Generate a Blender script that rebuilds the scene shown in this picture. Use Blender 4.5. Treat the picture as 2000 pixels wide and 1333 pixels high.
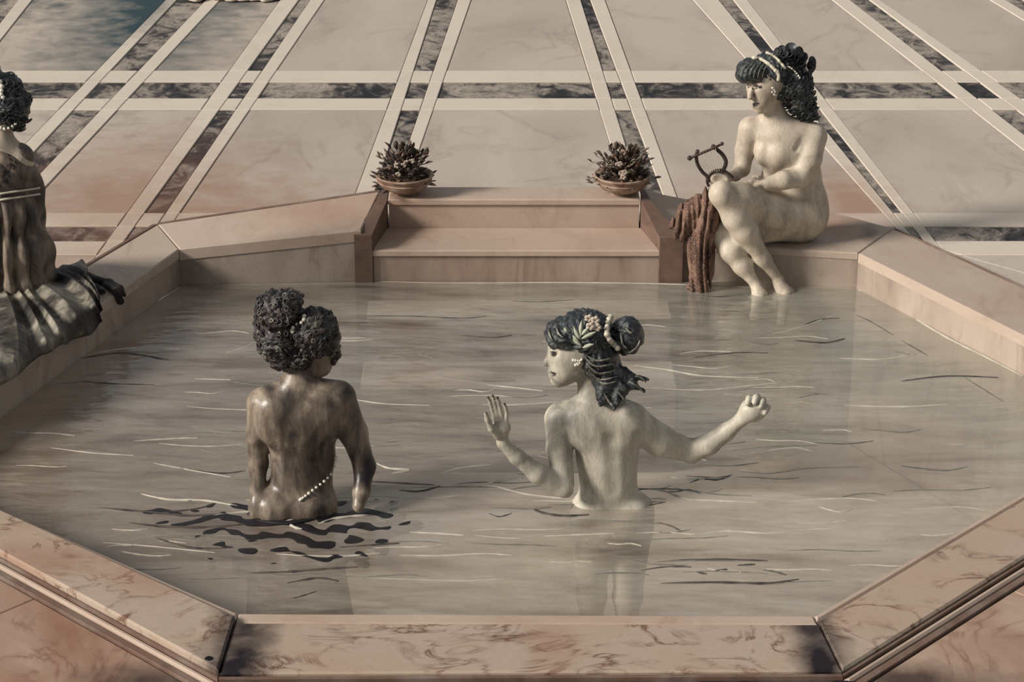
import bpy, bmesh, math, random
import numpy as np
from mathutils import Vector, Matrix

for o in list(bpy.data.objects): bpy.data.objects.remove(o, do_unlink=True)
SC = bpy.context.scene
COL = SC.collection
PI = math.pi

# ------------------------------------------------------------------ camera
FPX = 4500.0; PITCH = math.radians(22.5); CH = 4.18
cam_d = bpy.data.cameras.new('camera'); cam = bpy.data.objects.new('camera', cam_d); COL.objects.link(cam)
cam.location = (0, 0, CH); cam.rotation_euler = (PI/2 - PITCH, 0, 0)
cam_d.sensor_fit = 'HORIZONTAL'; cam_d.sensor_width = 36; cam_d.lens = FPX/2000*36
cam_d.clip_end = 200
SC.camera = cam
SC.view_settings.view_transform = 'Standard'; SC.view_settings.look = 'None'
SC.view_settings.gamma = 1; SC.view_settings.use_curve_mapping = False
SC.view_settings.exposure = -0.10

# ------------------------------------------------------------------ light
W = bpy.data.worlds.new('world'); SC.world = W; W.use_nodes = True
bg = W.node_tree.nodes['Background']; bg.inputs[0].default_value = (0.93, 0.97, 1.0, 1); bg.inputs[1].default_value = 0.30
def sun(name, color, energy, angle, direction):
    l = bpy.data.lights.new(name, 'SUN'); l.color = color; l.energy = energy; l.angle = math.radians(angle)
    o = bpy.data.objects.new(name, l); COL.objects.link(o)
    o.rotation_euler = Vector(direction).to_track_quat('-Z', 'Y').to_euler(); return o
sun('sun', (1.0, 0.94, 0.86), 5.2, 15, (0.82, 0.30, -0.47))

# ------------------------------------------------------------------ pixel <-> place
CP, SP = math.cos(PITCH), math.sin(PITCH)
def ray(px, py):
    a = (px-1000)/FPX; b = -(py-666.5)/FPX
    return Vector((a, CP + b*SP, -SP + b*CP))
def P(px, py, z=0.0):
    d = ray(px, py); t = (z-CH)/d.z
    return Vector((d.x*t, d.y*t, z))
def PY(px, py, Y):
    d = ray(px, py); t = Y/d.y
    return Vector((d.x*t, Y, CH + d.z*t))
def scale_at(Y, z=0.3):
    return FPX/(Y*CP + (CH-z)*SP)

# ------------------------------------------------------------------ objects
def link(o, parent=None):
    COL.objects.link(o)
    if parent is not None:
        o.parent = parent
        o.matrix_parent_inverse = Matrix.Translation(-parent.location) if parent.parent is None else (parent.parent.matrix_parent_inverse.copy() if False else Matrix.Identity(4))
    return o
def abs_loc(p):
    v = Vector((0,0,0))
    while p is not None:
        v += p.location; p = p.parent
    return v
def mesh_obj(name, verts, faces, mat, parent=None, smooth=False, origin=None):
    """verts in world coordinates; the object's origin is put at `origin`"""
    o0 = Vector(origin) if origin is not None else (abs_loc(parent) if parent is not None else Vector((0,0,0)))
    V = np.asarray(verts, dtype=np.float32).reshape(-1,3) - np.array(o0, dtype=np.float32)
    me = bpy.data.meshes.new(name)
    if isinstance(faces, np.ndarray):
        me.vertices.add(len(V)); me.vertices.foreach_set('co', V.ravel())
        n, k = faces.shape
        me.loops.add(n*k); me.loops.foreach_set('vertex_index', faces.astype(np.int32).ravel())
        me.polygons.add(n); me.polygons.foreach_set('loop_start', np.arange(0, n*k, k, dtype=np.int32))
        me.update(calc_edges=True); me.validate()
    else:
        me.from_pydata([tuple(map(float, v)) for v in V], [], faces); me.update()
    if smooth: me.polygons.foreach_set('use_smooth', [True]*len(me.polygons))
    me.materials.append(mat)
    o = bpy.data.objects.new(name, me); COL.objects.link(o)
    if parent is not None:
        o.parent = parent; o.location = o0 - abs_loc(parent)
    else: o.location = o0
    return o
def empty(name, loc):
    o = bpy.data.objects.new(name, None); COL.objects.link(o); o.location = loc; o.empty_display_size = .1
    return o
def tag(o, label=None, cat=None, group=None, kind=None):
    if label: o['label'] = label
    if cat: o['category'] = cat
    if group: o['group'] = group
    if kind: o['kind'] = kind
    return o

def inset(poly, g):
    c = sum((Vector(p) for p in poly), Vector((0,0,0)))/len(poly)
    out = []
    n = len(poly)
    for i in range(n):
        p = Vector(poly[i]); a = (Vector(poly[i-1])-p).normalized(); b = (Vector(poly[(i+1) % n])-p).normalized()
        s = a+b; sn = a.cross(b).length
        out.append(p + s*(g/max(sn, .35)))
    return out
def slab(polys, th, bev=.004, gap=.0015):
    """one or more horizontal-ish polygons (world) -> bevelled slabs. returns verts, faces"""
    V, F = [], []
    for poly in polys:
        up = sum((Vector(poly[i-1]).cross(Vector(poly[i])) for i in range(len(poly))), Vector((0,0,0)))
        if up.z < 0: poly = poly[::-1]
        a = inset(poly, gap) if gap else [Vector(p) for p in poly]
        b = inset(a, bev)
        n = len(poly); s = len(V)
        V += [tuple(v) for v in b]
        V += [(v.x, v.y, v.z-bev*.8) for v in a]
        V += [(v.x, v.y, v.z-th) for v in a]
        F.append(list(range(s, s+n)))
        for i in range(n):
            j = (i+1) % n
            F.append([s+i, s+n+i, s+n+j, s+j])
            F.append([s+n+i, s+2*n+i, s+2*n+j, s+n+j])
        F.append([s+2*n+i for i in range(n)][::-1])
    return V, F
def clip(poly, a, b, keep_left=True):
    """clip polygon by the line a->b in XY"""
    def side(p):
        s = (b.x-a.x)*(p.y-a.y) - (b.y-a.y)*(p.x-a.x)
        return s if keep_left else -s
    out = []
    for i in range(len(poly)):
        p, q = poly[i-1], poly[i]; sp, sq = side(p), side(q)
        if (sp >= 0) != (sq >= 0):
            t = sp/(sp-sq); out.append(p.lerp(q, t))
        if sq >= 0: out.append(q)
    return out
def area(poly):
    return abs(sum(poly[i-1].x*poly[i].y-poly[i].x*poly[i-1].y for i in range(len(poly))))/2
def isect(a, b, c, d):
    """XY intersection of lines ab and cd"""
    r = b-a; s = d-c; den = r.x*s.y-r.y*s.x
    t = ((c.x-a.x)*s.y-(c.y-a.y)*s.x)/den
    p = a + r*t; return Vector((p.x, p.y, a.z))

def tube(pts, radii, n=8, flat=1.0, V=None, F=None, closed=False, up=Vector((0,0,1))):
    """tube along points; flat squashes it along `up`"""
    if V is None: V, F = [], []
    pts = [Vector(p) for p in pts]; m = len(pts); s = len(V)
    if not hasattr(radii, '__len__'): radii = [radii]*m
    prev = None
    for i, p in enumerate(pts):
        t = (pts[(i+1) % m if closed else min(i+1, m-1)] - pts[(i-1) if (closed or i) else 0])
        if t.length < 1e-9: t = Vector((1,0,0))
        t.normalize()
        ref = up if prev is None else prev
        u = ref - t*ref.dot(t)
        if u.length < 1e-4: u = Vector((0,1,0)) - t*t.y
        if u.length < 1e-4: u = Vector((1,0,0))
        u.normalize(); prev = u if flat == 1.0 else up
        w = t.cross(u)
        for k in range(n):
            a = 2*PI*k/n
            V.append(tuple(p + u*(math.cos(a)*radii[i]*flat) + w*(math.sin(a)*radii[i])))
    for i in range(m if closed else m-1):
        i2 = (i+1) % m
        for k in range(n):
            k2 = (k+1) % n
            F.append([s+i*n+k, s+i*n+k2, s+i2*n+k2, s+i2*n+k])
    if not closed:
        F.append([s+k for k in range(n)][::-1]); F.append([s+(m-1)*n+k for k in range(n)])
    return V, F
def catmull(pts, sub=5):
    pts = [Vector(p) for p in pts]; out = []
    for i in range(len(pts)-1):
        p0 = pts[max(i-1,0)]; p1 = pts[i]; p2 = pts[i+1]; p3 = pts[min(i+2, len(pts)-1)]
        for k in range(sub):
            t = k/sub
            out.append(.5*((2*p1)+(p2-p0)*t+(2*p0-5*p1+4*p2-p3)*t*t+(3*p1-p0-3*p2+p3)*t**3))
    out.append(pts[-1]); return out
def lathe(prof, c, n=40, V=None, F=None):
    if V is None: V, F = [], []
    s = len(V); c = Vector(c)
    for r, z in prof:
        for k in range(n):
            a = 2*PI*k/n; V.append((c.x+r*math.cos(a), c.y+r*math.sin(a), c.z+z))
    for i in range(len(prof)-1):
        for k in range(n):
            k2 = (k+1) % n; F.append([s+i*n+k, s+i*n+k2, s+(i+1)*n+k2, s+(i+1)*n+k])
    F.append([s+k for k in range(n)][::-1]); F.append([s+(len(prof)-1)*n+k for k in range(n)])
    return V, F
_ico = None
def ball(c, r, V, F, sq=(1,1,1), sub=1):
    global _ico
    if _ico is None:
        bm = bmesh.new(); bmesh.ops.create_icosphere(bm, subdivisions=2, radius=1)
        _ico = ([tuple(v.co) for v in bm.verts], [[v.index for v in f.verts] for f in bm.faces]); bm.free()
    s = len(V)
    for v in _ico[0]: V.append((c[0]+v[0]*r*sq[0], c[1]+v[1]*r*sq[1], c[2]+v[2]*r*sq[2]))
    for f in _ico[1]: F.append([s+i for i in f])
    return V, F

# ------------------------------------------------------------------ materials
def srgb(r, g, b):
    f = lambda c: (c/255/12.92) if c/255 <= .04045 else ((c/255+.055)/1.055)**2.4
    return (f(r), f(g), f(b), 1)
class N:
    def __init__(s, name):
        s.m = bpy.data.materials.new(name); s.m.use_nodes = True; s.t = s.m.node_tree
        s.b = s.t.nodes['Principled BSDF']; s.out = s.t.nodes['Material Output']
        s.pos = s.t.nodes.new('ShaderNodeNewGeometry').outputs['Position']
    def n(s, ty, **kw):
        x = s.t.nodes.new(ty)
        for k, v in kw.items():
            if hasattr(x, k) and not k[0].isdigit(): setattr(x, k, v)
        return x
    def l(s, a, b): s.t.links.new(a, b)
    def val(s, sock, v):
        if isinstance(v, (int, float)): sock.default_value = v
        elif isinstance(v, tuple): sock.default_value = v
        else: s.l(v, sock)
    def mapping(s, scale=(1,1,1), rot=(0,0,0), loc=(0,0,0), src=None):
        x = s.n('ShaderNodeMapping'); s.l(src or s.pos, x.inputs[0])
        x.inputs['Scale'].default_value = scale; x.inputs['Rotation'].default_value = rot; x.inputs['Location'].default_value = loc
        return x.outputs[0]
    def noise(s, vec, scale=5, detail=4, rough=.55, dist=0):
        x = s.n('ShaderNodeTexNoise'); s.l(vec, x.inputs['Vector'])
        x.inputs['Scale'].default_value = scale; x.inputs['Detail'].default_value = detail
        x.inputs['Roughness'].default_value = rough; x.inputs['Distortion'].default_value = dist
        return x.outputs['Fac']
    def ramp(s, fac, stops):
        x = s.n('ShaderNodeValToRGB'); s.l(fac, x.inputs[0]); e = x.color_ramp.elements
        while len(e) < len(stops): e.new(.5)
        for i, (p, c) in enumerate(stops):
            e[i].position = p; e[i].color = c if isinstance(c, tuple) else (c, c, c, 1)
        return x.outputs[0]
    def mix(s, fac, a, b, mode='MIX'):
        x = s.n('ShaderNodeMix'); x.data_type = 'RGBA'; x.blend_type = mode
        s.val(x.inputs[0], fac); s.val(x.inputs[6], a); s.val(x.inputs[7], b)
        return x.outputs[2]
    def math(s, op, a, b=0.0, c=None):
        x = s.n('ShaderNodeMath'); x.operation = op; s.val(x.inputs[0], a); s.val(x.inputs[1], b)
        if c is not None: s.val(x.inputs[2], c)
        return x.outputs[0]
    def bump(s, h, strength=.3, dist=.01):
        x = s.n('ShaderNodeBump'); x.inputs['Strength'].default_value = strength; x.inputs['Distance'].default_value = dist
        s.l(h, x.inputs['Height']); s.l(x.outputs[0], s.b.inputs['Normal']); return x.outputs[0]
    def blob(s, c, r, soft=1.0):
        """mask 1 at c falling to 0 at ellipsoid radius r, broken by noise (a patch with its own shape)"""
        mp = s.n('ShaderNodeMapping'); mp.vector_type = 'TEXTURE'; s.l(s.pos, mp.inputs[0])
        mp.inputs['Location'].default_value = tuple(c); mp.inputs['Scale'].default_value = r
        ln = s.n('ShaderNodeVectorMath'); ln.operation = 'LENGTH'; s.l(mp.outputs[0], ln.inputs[0])
        nz = s.noise(s.pos, 6, 5, .6)
        d = s.math('ADD', ln.outputs['Value'], s.math('MULTIPLY', s.math('SUBTRACT', nz, .5), 1.1))
        return s.ramp(d, [(.15, 1.0), (1.0, 0.0)])
    def done(s, color, rough=.6, spec=.3):
        s.val(s.b.inputs['Base Color'], color); s.b.inputs['Roughness'].default_value = rough
        s.b.inputs['Specular IOR Level'].default_value = spec
        return s.m

RUST = srgb(150, 112, 90); WARM = srgb(176, 148, 126)
def marble(name, base, vein, amt=.5, scale=2.2, dist=1.6, wid=.09, rust=0.0, rust_blobs=(), dark_blobs=(), rough=.5,
           cloud=srgb(150,140,130), clouda=.5, stretch=(1,.6,1), ink=srgb(30,28,32)):
    s = N(name)
    v = s.mapping(stretch, (0,0,.5))
    cl = s.ramp(s.noise(v, scale*.8, 4, .5, .8), [(.40, 0.0), (.72, 1.0)])
    col = s.mix(s.math('MULTIPLY', cl, clouda), base, cloud)
    nz = s.noise(v, scale, 6, .55, dist)
    ve = s.math('ABSOLUTE', s.math('SUBTRACT', nz, .5))
    ve = s.ramp(ve, [(0.0, 1.0), (wid*.35, .45), (wid, 0.0)])
    br = s.ramp(s.noise(v, scale*1.7, 2, .5), [(.42, 0.0), (.62, 1.0)])
    ve = s.math('MULTIPLY', s.math('MULTIPLY', ve, br), amt)
    col = s.mix(ve, col, vein)
    for c, r, a in rust_blobs: col = s.mix(s.math('MULTIPLY', s.blob(c, r), a), col, RUST)
    for c, r, a in dark_blobs: col = s.mix(s.math('MULTIPLY', s.blob(c, r), a), col, ink)
    # fine dry-brush grain
    g = s.noise(s.mapping((3, 30, 30)), 10, 3, .6)
    g2 = s.noise(s.pos, 160, 2, .6)
    col = s.mix(.10, col, s.ramp(g, [(.35, .25), (.65, .9)]), 'OVERLAY')
    s.bump(g2, .12, .004)
    return s.done(col, rough, .25)
ZF, ZR = .15, .19
# rust clouds that drift over the paving (stains; the last also paints the seated woman's shadow)
RB = [(P(250,405,ZF), (1.1,1.7,.6), .72), (P(560,430,ZF), (.9,.9,.5), .40), (P(1400,400,ZF), (.5,.7,.5), .30), (P(1665,395,ZF), (.35,.75,.5), .75)]
TEAL = srgb(40, 62, 68)  # shadowy haze at the far left, painted into the stone colour
M = {}
M['tile'] = marble('pale_veined_marble', srgb(186,173,160), srgb(138,125,116), .42, 1.3, 1.2, .05, rust_blobs=RB, cloud=srgb(160,148,137), clouda=.75,
                   dark_blobs=[(P(310,0,ZF), (.85,3.2,.6), 1.0), (P(-10,-30,ZF), (.8,1.4,.6), 1.0), (P(470,-30,ZF), (.6,1.0,.5), .6)], ink=TEAL)
M['white'] = marble('white_marble', srgb(209,196,181), srgb(175,160,146), .22, 2.2, .8, .05, rust_blobs=[(c, r, a*.7) for c, r, a in RB],
                    cloud=srgb(196,182,167), clouda=.4, dark_blobs=[(P(300,0,ZF), (.3,1.3,.5), .6)], ink=TEAL)
def dark_marble():
    s = N('dark_veined_marble')
    v = s.mapping((1,.75,1))
    a = s.noise(v, 5.5, 6, .62, 1.8); b = s.noise(s.mapping((1,.8,1),(0,0,1)), 2.4, 3, .5, .6)
    f = s.math('ADD', s.math('MULTIPLY', a, .62), s.math('MULTIPLY', b, .55))
    col = s.ramp(f, [(.47, srgb(24,23,27)), (.54, srgb(70,64,62)), (.60, srgb(134,124,114)), (.70, srgb(166,153,141))])
    nz = s.noise(v, 9, 5, .6, 2.2)
    ve = s.ramp(s.math('ABSOLUTE', s.math('SUBTRACT', nz, .5)), [(0, 1.0), (.035, 0.0)])
    col = s.mix(s.math('MULTIPLY', ve, .6), col, srgb(44,38,38))
    for c, r, k in RB[:2]: col = s.mix(s.math('MULTIPLY', s.blob(c, r), k*.8), col, srgb(120,84,66))
    return s.done(col, .45, .25)
M['dark'] = dark_marble()
mitre_shade = [(P(458,1300,ZR), (.17,.34,.4), 1.0), (P(480,1225,ZR), (.15,.2,.4), .9), (P(1608,1300,ZR), (.13,.34,.4), 1.0), (P(1580,1225,ZR), (.11,.22,.4), .9), (P(440,1195,ZR), (.08,.08,.3), .5)]  # shading at the mitred ends, painted into the slab colour
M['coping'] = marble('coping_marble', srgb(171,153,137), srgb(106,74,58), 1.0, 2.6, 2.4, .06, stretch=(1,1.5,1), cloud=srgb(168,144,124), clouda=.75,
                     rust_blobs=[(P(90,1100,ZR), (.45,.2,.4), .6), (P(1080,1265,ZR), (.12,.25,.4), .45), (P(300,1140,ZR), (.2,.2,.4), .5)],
                     dark_blobs=mitre_shade, ink=srgb(30,22,28))
M['coping_far'] = marble('far_coping_marble', srgb(180,163,148), srgb(140,116,100), .4, 2.4, 1.6, .06, cloud=srgb(162,140,124), clouda=.6,
                     rust_blobs=[(P(640,420,.25), (.6,.5,.4), .45), (P(1640,440,.2), (.2,.3,.4), .6)], dark_blobs=[(P(1700,458,ZR), (.07,.2,.3), .45)], ink=srgb(70,50,45))
M['near_floor'] = marble('rusty_marble', srgb(172,148,130), srgb(120,84,68), .7, 3.2, 2.2, .07, cloud=srgb(142,106,86), clouda=.95,
                     dark_blobs=[(P(300,1330,ZF), (.35,.14,.4), .85), (P(1760,1330,ZF), (.5,.14,.4), .8)], ink=srgb(34,26,28))
M['wall'] = marble('pool_wall_marble', srgb(170,155,141), srgb(120,100,88), .45, 3.0, 1.4, .06, cloud=srgb(134,118,106), clouda=.8, stretch=(1,1,.4),
                   dark_blobs=[(P(375,520,.05), (.16,.3,.25), .75), (P(1690,525,.05), (.12,.25,.25), .8), (P(1375,530,.05), (.2,.2,.3), .7)], ink=srgb(52,42,40))
M['step'] = marble('step_marble', srgb(182,162,146), srgb(150,122,104), .35, 2.6, 1.2, .06, cloud=srgb(160,134,118), clouda=.6, stretch=(.8,1,.6),
                   rust_blobs=[(P(790,420,.25), (.25,.4,.3), .4)])
M['riser'] = marble('riser_marble', srgb(162,143,128), srgb(118,98,86), .5, 4.5, .6, .08, cloud=srgb(130,110,97), clouda=.85, stretch=(1.6,1,.35))
M['cheek'] = marble('brown_cheek_stone', srgb(112,90,78), srgb(66,52,48), .5, 8, .6, .1, cloud=srgb(88,70,62), clouda=.8)
M['sunk'] = marble('sunken_step_marble', srgb(182,170,156), srgb(110,98,88), .4, 4, .6, .08, cloud=srgb(150,138,126), clouda=.7, stretch=(.6,1,1))
M['line'] = marble('brown_moulding_and_edge_shade', srgb(112,88,76), srgb(66,46,40), .4, 6, .5, .1)
M['black'] = marble('black_mural_edge', srgb(24,20,28), srgb(40,34,40), .3, 6, .5, .1)
M['bottom'] = marble('pool_bottom', srgb(200,188,172), srgb(150,138,124), .4, 2, .8, .1)

# ---- paving lines: each = four edges (white, dark, dark, white), an edge = two pixels on the floor
L = [
 [((-35,0),(-70,45)), ((-5,0),(-40,45)), ((35,0),(0,45)), ((63,0),(0,80))],
 [((45,285),(191,135)), ((61,303),(166,191)), ((72,345),(219,191)), ((80,375),(301,138))],
 [((250,413),(446,140)), ((282,416),(485,136)), ((311,434),(513,136)), ((353,413),(541,136))],
 [((730,282),(783,140)), ((762,282),(806,145)), ((797,282),(843,148)), ((823,282),(872,140))],
 [((1192,282),(1150,145)), ((1222,282),(1178,140)), ((1258,282),(1207,145)), ((1285,282),(1235,145))],
 [((1725,416),(1451,109)), ((1745,416),(1494,109)), ((1762,416),(1519,109)), ((1785,416),(1546,109))],
 [((1905,219),(1626,0)), ((1946,221),(1661,0)), ((1992,219),(1699,0)), ((2032,219),(1719,0))],
 [((2150,130),(1935,0)), ((2190,130),(1965,0)), ((2235,130),(2000,0)), ((2270,130),(2030,0))],
]
G = [[(P(*a, ZF), P(*b, ZF)) for a, b in ln] for ln in L]
def rowY(py): return P(1000, py, ZF).y
RW = [(-75,'w'),(-58,'d'),(-40,'w'),(-26,'t'),(138,'w'),(160,'d'),(192,'w'),(214,'t'),(416,'w'),(442,'d'),(471,'w'),(498,'t'),(640,'w'),(668,'d'),(700,'w'),(730,None)]
def at_y(edge, Y):
    a, b = edge; t = (Y-a.y)/(b.y-a.y); p = a.lerp(b, t); return Vector((p.x, Y, ZF))
# ---- pool outline (ground positions of the basin)
I1 = P(350,487,ZR); I1b = P(100,665,ZR)
N1 = P(465,1192,ZR); N0 = P(0,988,ZR); N2 = P(1590,1197,ZR); N3 = P(2000,957,ZR)
I5 = P(1676,495,ZR); I5b = P(2000,657,ZR)
IL = isect(I1, I1b, N1, N0); IR = isect(I5, I5b, N2, N3)
O1 = P(308,438,ZR); O1b = P(130,526+18,ZR); O5 = P(1744,446,ZR); O5b = P(2000,563,ZR)
ON1 = P(425,1322,ZR); ON0 = P(0,1112,ZR); ON2 = P(1648,1316,ZR); ON3 = P(2000,1095,ZR)
ON0 = ON1 + (P(350,1305,ZR)-P(0,1110,ZR)).normalized()*-3
OL = isect(O1, O1b, ON1, ON0); OR = isect(O5, O5b, ON2, ON3)
OB1 = PY(735,375,11.40); OB1.z = ZR; OB2 = PY(1262,375,11.36); OB2.z = ZR
OB3 = P(1610,409,ZR)
hull = [O1, OB1, OB2, OB3, O5, OR, ON2, ON1, OL]      # clockwise seen from above
def outside(poly):
    """pieces of poly that lie outside the convex hull"""
    res = []; rest = poly
    n = len(hull)
    for i in range(n):
        a, b = hull[i], hull[(i+1) % n]
        out = clip(rest, a, b, True); rest = clip(rest, a, b, False)
        if len(out) >= 3 and area(out) > 2e-4: res.append(out)
        if len(rest) < 3: break
    return res

floor = tag(empty('floor', (0,14,ZF)), kind='structure')
cols = []                       # (left edge, right edge, kind)
for i, ln in enumerate(G):
    cols += [(ln[0], ln[1], 'w'), (ln[1], ln[2], 'd'), (ln[2], ln[3], 'w')]
    if i+1 < len(G): cols.append((ln[3], G[i+1][0], 't'))
lft = (G[0][0][0]+Vector((-2.2,0,0)), G[0][0][1]+Vector((-2.2,0,0)))
rgt = (G[-1][3][0]+Vector((2.2,0,0)), G[-1][3][1]+Vector((2.2,0,0)))
cols = [(lft, G[0][0], 't')] + cols + [(G[-1][3], rgt, 't')]
rg = random.Random(4)
for ri in range(len(RW)-1):
    Y1, Y0 = rowY(RW[ri][0]), rowY(RW[ri+1][0]); rk = RW[ri][1]
    for (ea, eb, ck) in cols:
        kind = 'tile' if (rk == 't' and ck == 't') else ('dark' if (rk == 'd' and ck in 'dt') or (ck == 'd' and rk in 'dt') else 'white')
        q = [at_y(ea, Y0), at_y(eb, Y0), at_y(eb, Y1), at_y(ea, Y1)]
        if (q[1]-q[0]).cross(q[2]-q[0]).z < 0: continue
        ps = outside(q) if Y0 < 11.5 else [q]
        if not ps: continue
        if sum(area(p) for p in ps) < 3e-3: continue
        dz = {'tile': -.004, 'dark': -.006, 'white': 0}[kind] + rg.uniform(-.001, .001)
        ps = [[Vector((v.x, v.y, ZF+dz)) for v in p] for p in ps]
        V, F = slab(ps, .06, .0035, .002 if len(ps) == 1 else .0005)
        mesh_obj({'tile':'marble_tile', 'dark':'inlay_strip', 'white':'white_band'}[kind], V, F, M[kind], floor)
# bedding under the paving and in front of the pool
def quad_slab(name, pts, z, th, mat, parent, bev=.004, gap=0):
    V, F = slab([[Vector((p[0], p[1], z)) for p in pts]], th, bev, gap); return mesh_obj(name, V, F, mat, parent)
yb = rowY(730); yt = rowY(-75)
bed = []
for p in outside([Vector((-9, 4.5, 0)), Vector((9, 4.5, 0)), Vector((9, yt, 0)), Vector((-9, yt, 0))]): bed.append([Vector((v.x, v.y, ZF-.045)) for v in p])
V, F = slab(bed, .9, .001, 0); mesh_obj('mortar_bed', V, F, M['line'], floor)

# ---------------------------------------------------------------- the pool basin
pool = tag(empty('pool', (0, 9.4, 0)), 'octagonal sunken marble bathing pool with wide mitred rusty marble rim', 'pool')
def coping(poly, mat, name='coping_slab', th=.05, bev=.006, gap=.0015, par=None):
    V, F = slab([poly], th, bev, gap); return mesh_obj(name, V, F, M[mat] if isinstance(mat, str) else mat, par or pool)
def band(a, b, c, d, s, e):
    """strip of the quad a-b (inner) / d-c (outer) between fractions s and e"""
    return [a.lerp(d, s), b.lerp(c, s), b.lerp(c, e), a.lerp(d, e)]
# near front, near left, near right
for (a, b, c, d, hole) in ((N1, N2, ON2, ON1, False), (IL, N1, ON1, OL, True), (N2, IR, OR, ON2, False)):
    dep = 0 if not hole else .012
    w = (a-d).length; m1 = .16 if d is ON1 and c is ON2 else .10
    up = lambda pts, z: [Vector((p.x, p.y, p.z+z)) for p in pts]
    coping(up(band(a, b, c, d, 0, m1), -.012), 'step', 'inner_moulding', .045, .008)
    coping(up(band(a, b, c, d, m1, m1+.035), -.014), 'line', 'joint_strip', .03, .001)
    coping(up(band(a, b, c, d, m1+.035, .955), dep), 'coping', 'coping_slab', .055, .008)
    coping(up(band(a, b, c, d, .955, 1.0), -.012), 'line', 'joint_strip', .03, .001)
    if not (d is ON1 and c is ON2):
        n = (d-a); u = (c-d).normalized(); nn = (n - u*n.dot(u)).normalized()
        coping(up([d, c, c+nn*.028, d+nn*.028], -.02), 'step', 'outer_moulding', .05, .008)
        coping(up([d+nn*.028, c+nn*.028, c+nn*.06, d+nn*.06], -.03), 'line', 'joint_strip', .03, .002)
# drain hole in the near-left slab
M['hole'] = marble('hole_black', srgb(8,7,9), srgb(10,9,10), .1, 6, .5, .1, cloud=srgb(8,7,9))
hc = P(408,1287,ZR+.0125)
V, F = lathe([(.0001,.001),(.010,.001),(.0125,.002),(.0145,.0),(.0145,-.01)], hc, 20)
tag(mesh_obj('drain_hole', V, F, M['hole'], pool), 'small round black hole')
# far left diagonal: coping, joint, outer strip
coping([I1, IL, OL, O1], 'coping_far')
d1 = (OL-O1).normalized(); nrm = Vector((-d1.y, d1.x, 0)); nrm = nrm if nrm.dot(O1-I1) > 0 else -nrm
coping([O1+nrm*.002, OL+nrm*.002, OL+nrm*.03, O1+nrm*.03], 'line', 'joint_strip', .05, .004)
# far right diagonal
coping([IR, I5, O5, OR], 'coping_far')
d5 = (OR-O5).normalized(); n5 = Vector((-d5.y, d5.x, 0)); n5 = n5 if n5.dot(O5-I5) > 0 else -n5
coping([O5+n5*.002, OR+n5*.002, OR+n5*.02, O5+n5*.02], 'line', 'joint_strip', .035, .004)
# back left: coping that climbs towards the steps
YB = 10.87
A1 = PY(705,450,YB); zA = A1.z; OA = PY(742,374,11.40)
coping([I1, A1, OA, O1], 'coping_far', th=.06)
e1 = OA-O1
coping([O1+Vector((0,.004,.001)), OA+Vector((0,.004,.001)), OA+Vector((0,.03,.001)), O1+Vector((0,.03,.001))], 'line', 'joint_strip', .05, .004)
# back right coping short piece and ledge slab
B1 = PY(1312,468,YB+.01); OBR = PY(1258,372,11.36); L1 = P(1385,478,ZR); OL1 = P(1400,400,ZR)
coping([B1, L1, OL1, OBR], 'coping_far', th=.06)
coping([L1, I5, O5, OB3, OL1], 'coping_far', 'ledge_slab', th=.035)
# walls of the basin: thick vertical blocks under the rim
def wall(a, b, za, zb, mat, name='basin_wall', th=.12, bot=-.9, z0=None):
    d = (b-a); d.z = 0; d.normalize(); n = Vector((-d.y, d.x, 0))
    if n.dot(Vector((0,9.2,0))-a) > 0: n = -n
    a0 = Vector((a.x,a.y,0))+n*.006-d*.012; b0 = Vector((b.x,b.y,0))+n*.006+d*.012
    pts = [a0, b0, b0+n*th, a0+n*th]; zt = [za, zb, zb, za]
    k = max(2, int((b0-a0).length/.5))
    V = [(p.x,p.y,z) for p, z in zip(pts, zt)] + [(p.x,p.y,bot) for p in pts]
    F = [[0,1,2,3],[7,6,5,4],[0,4,5,1],[1,5,6,2],[2,6,7,3],[3,7,4,0]]
    return mesh_obj(name, V, F, mat, pool)
wall(I1, A1+(A1-I1).normalized()*.035, ZR-.05, zA-.050, M['wall']); wall(I1, IL, ZR-.045, ZR-.045, M['wall']); wall(IR, I5, ZR-.045, ZR-.045, M['wall'])
wall(L1, I5, ZR-.03, ZR-.03, M['wall'], 'ledge_block', .5)
wall(B1+(B1-L1).normalized()*.035, L1, B1.z-.050, ZR-.055, M['wall'])
wall(N1, N2, ZR-.05, ZR-.05, M['wall']); wall(IL, N1, ZR-.05, ZR-.05, M['wall']); wall(N2, IR, ZR-.05, ZR-.05, M['wall'])
# near black plinth along the front, standing for the mural's dark lower edge
pl = tag(coping([ON1+Vector((-.02,-.004,-.02)), ON2+Vector((.01,-.004,-.02)), ON2+Vector((.9,-.25,-.02)), ON1+Vector((-.02,-.25,-.02))], 'black', 'mural_edge', .2, .01))
V, F = slab([[Vector((p.x,p.y,-.85)) for p in (I1, A1, B1, L1, I5, IR, N2, N1, IL)]], .08, .001, 0)
mesh_obj('pool_bottom', V, F, M['bottom'], pool)
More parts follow.
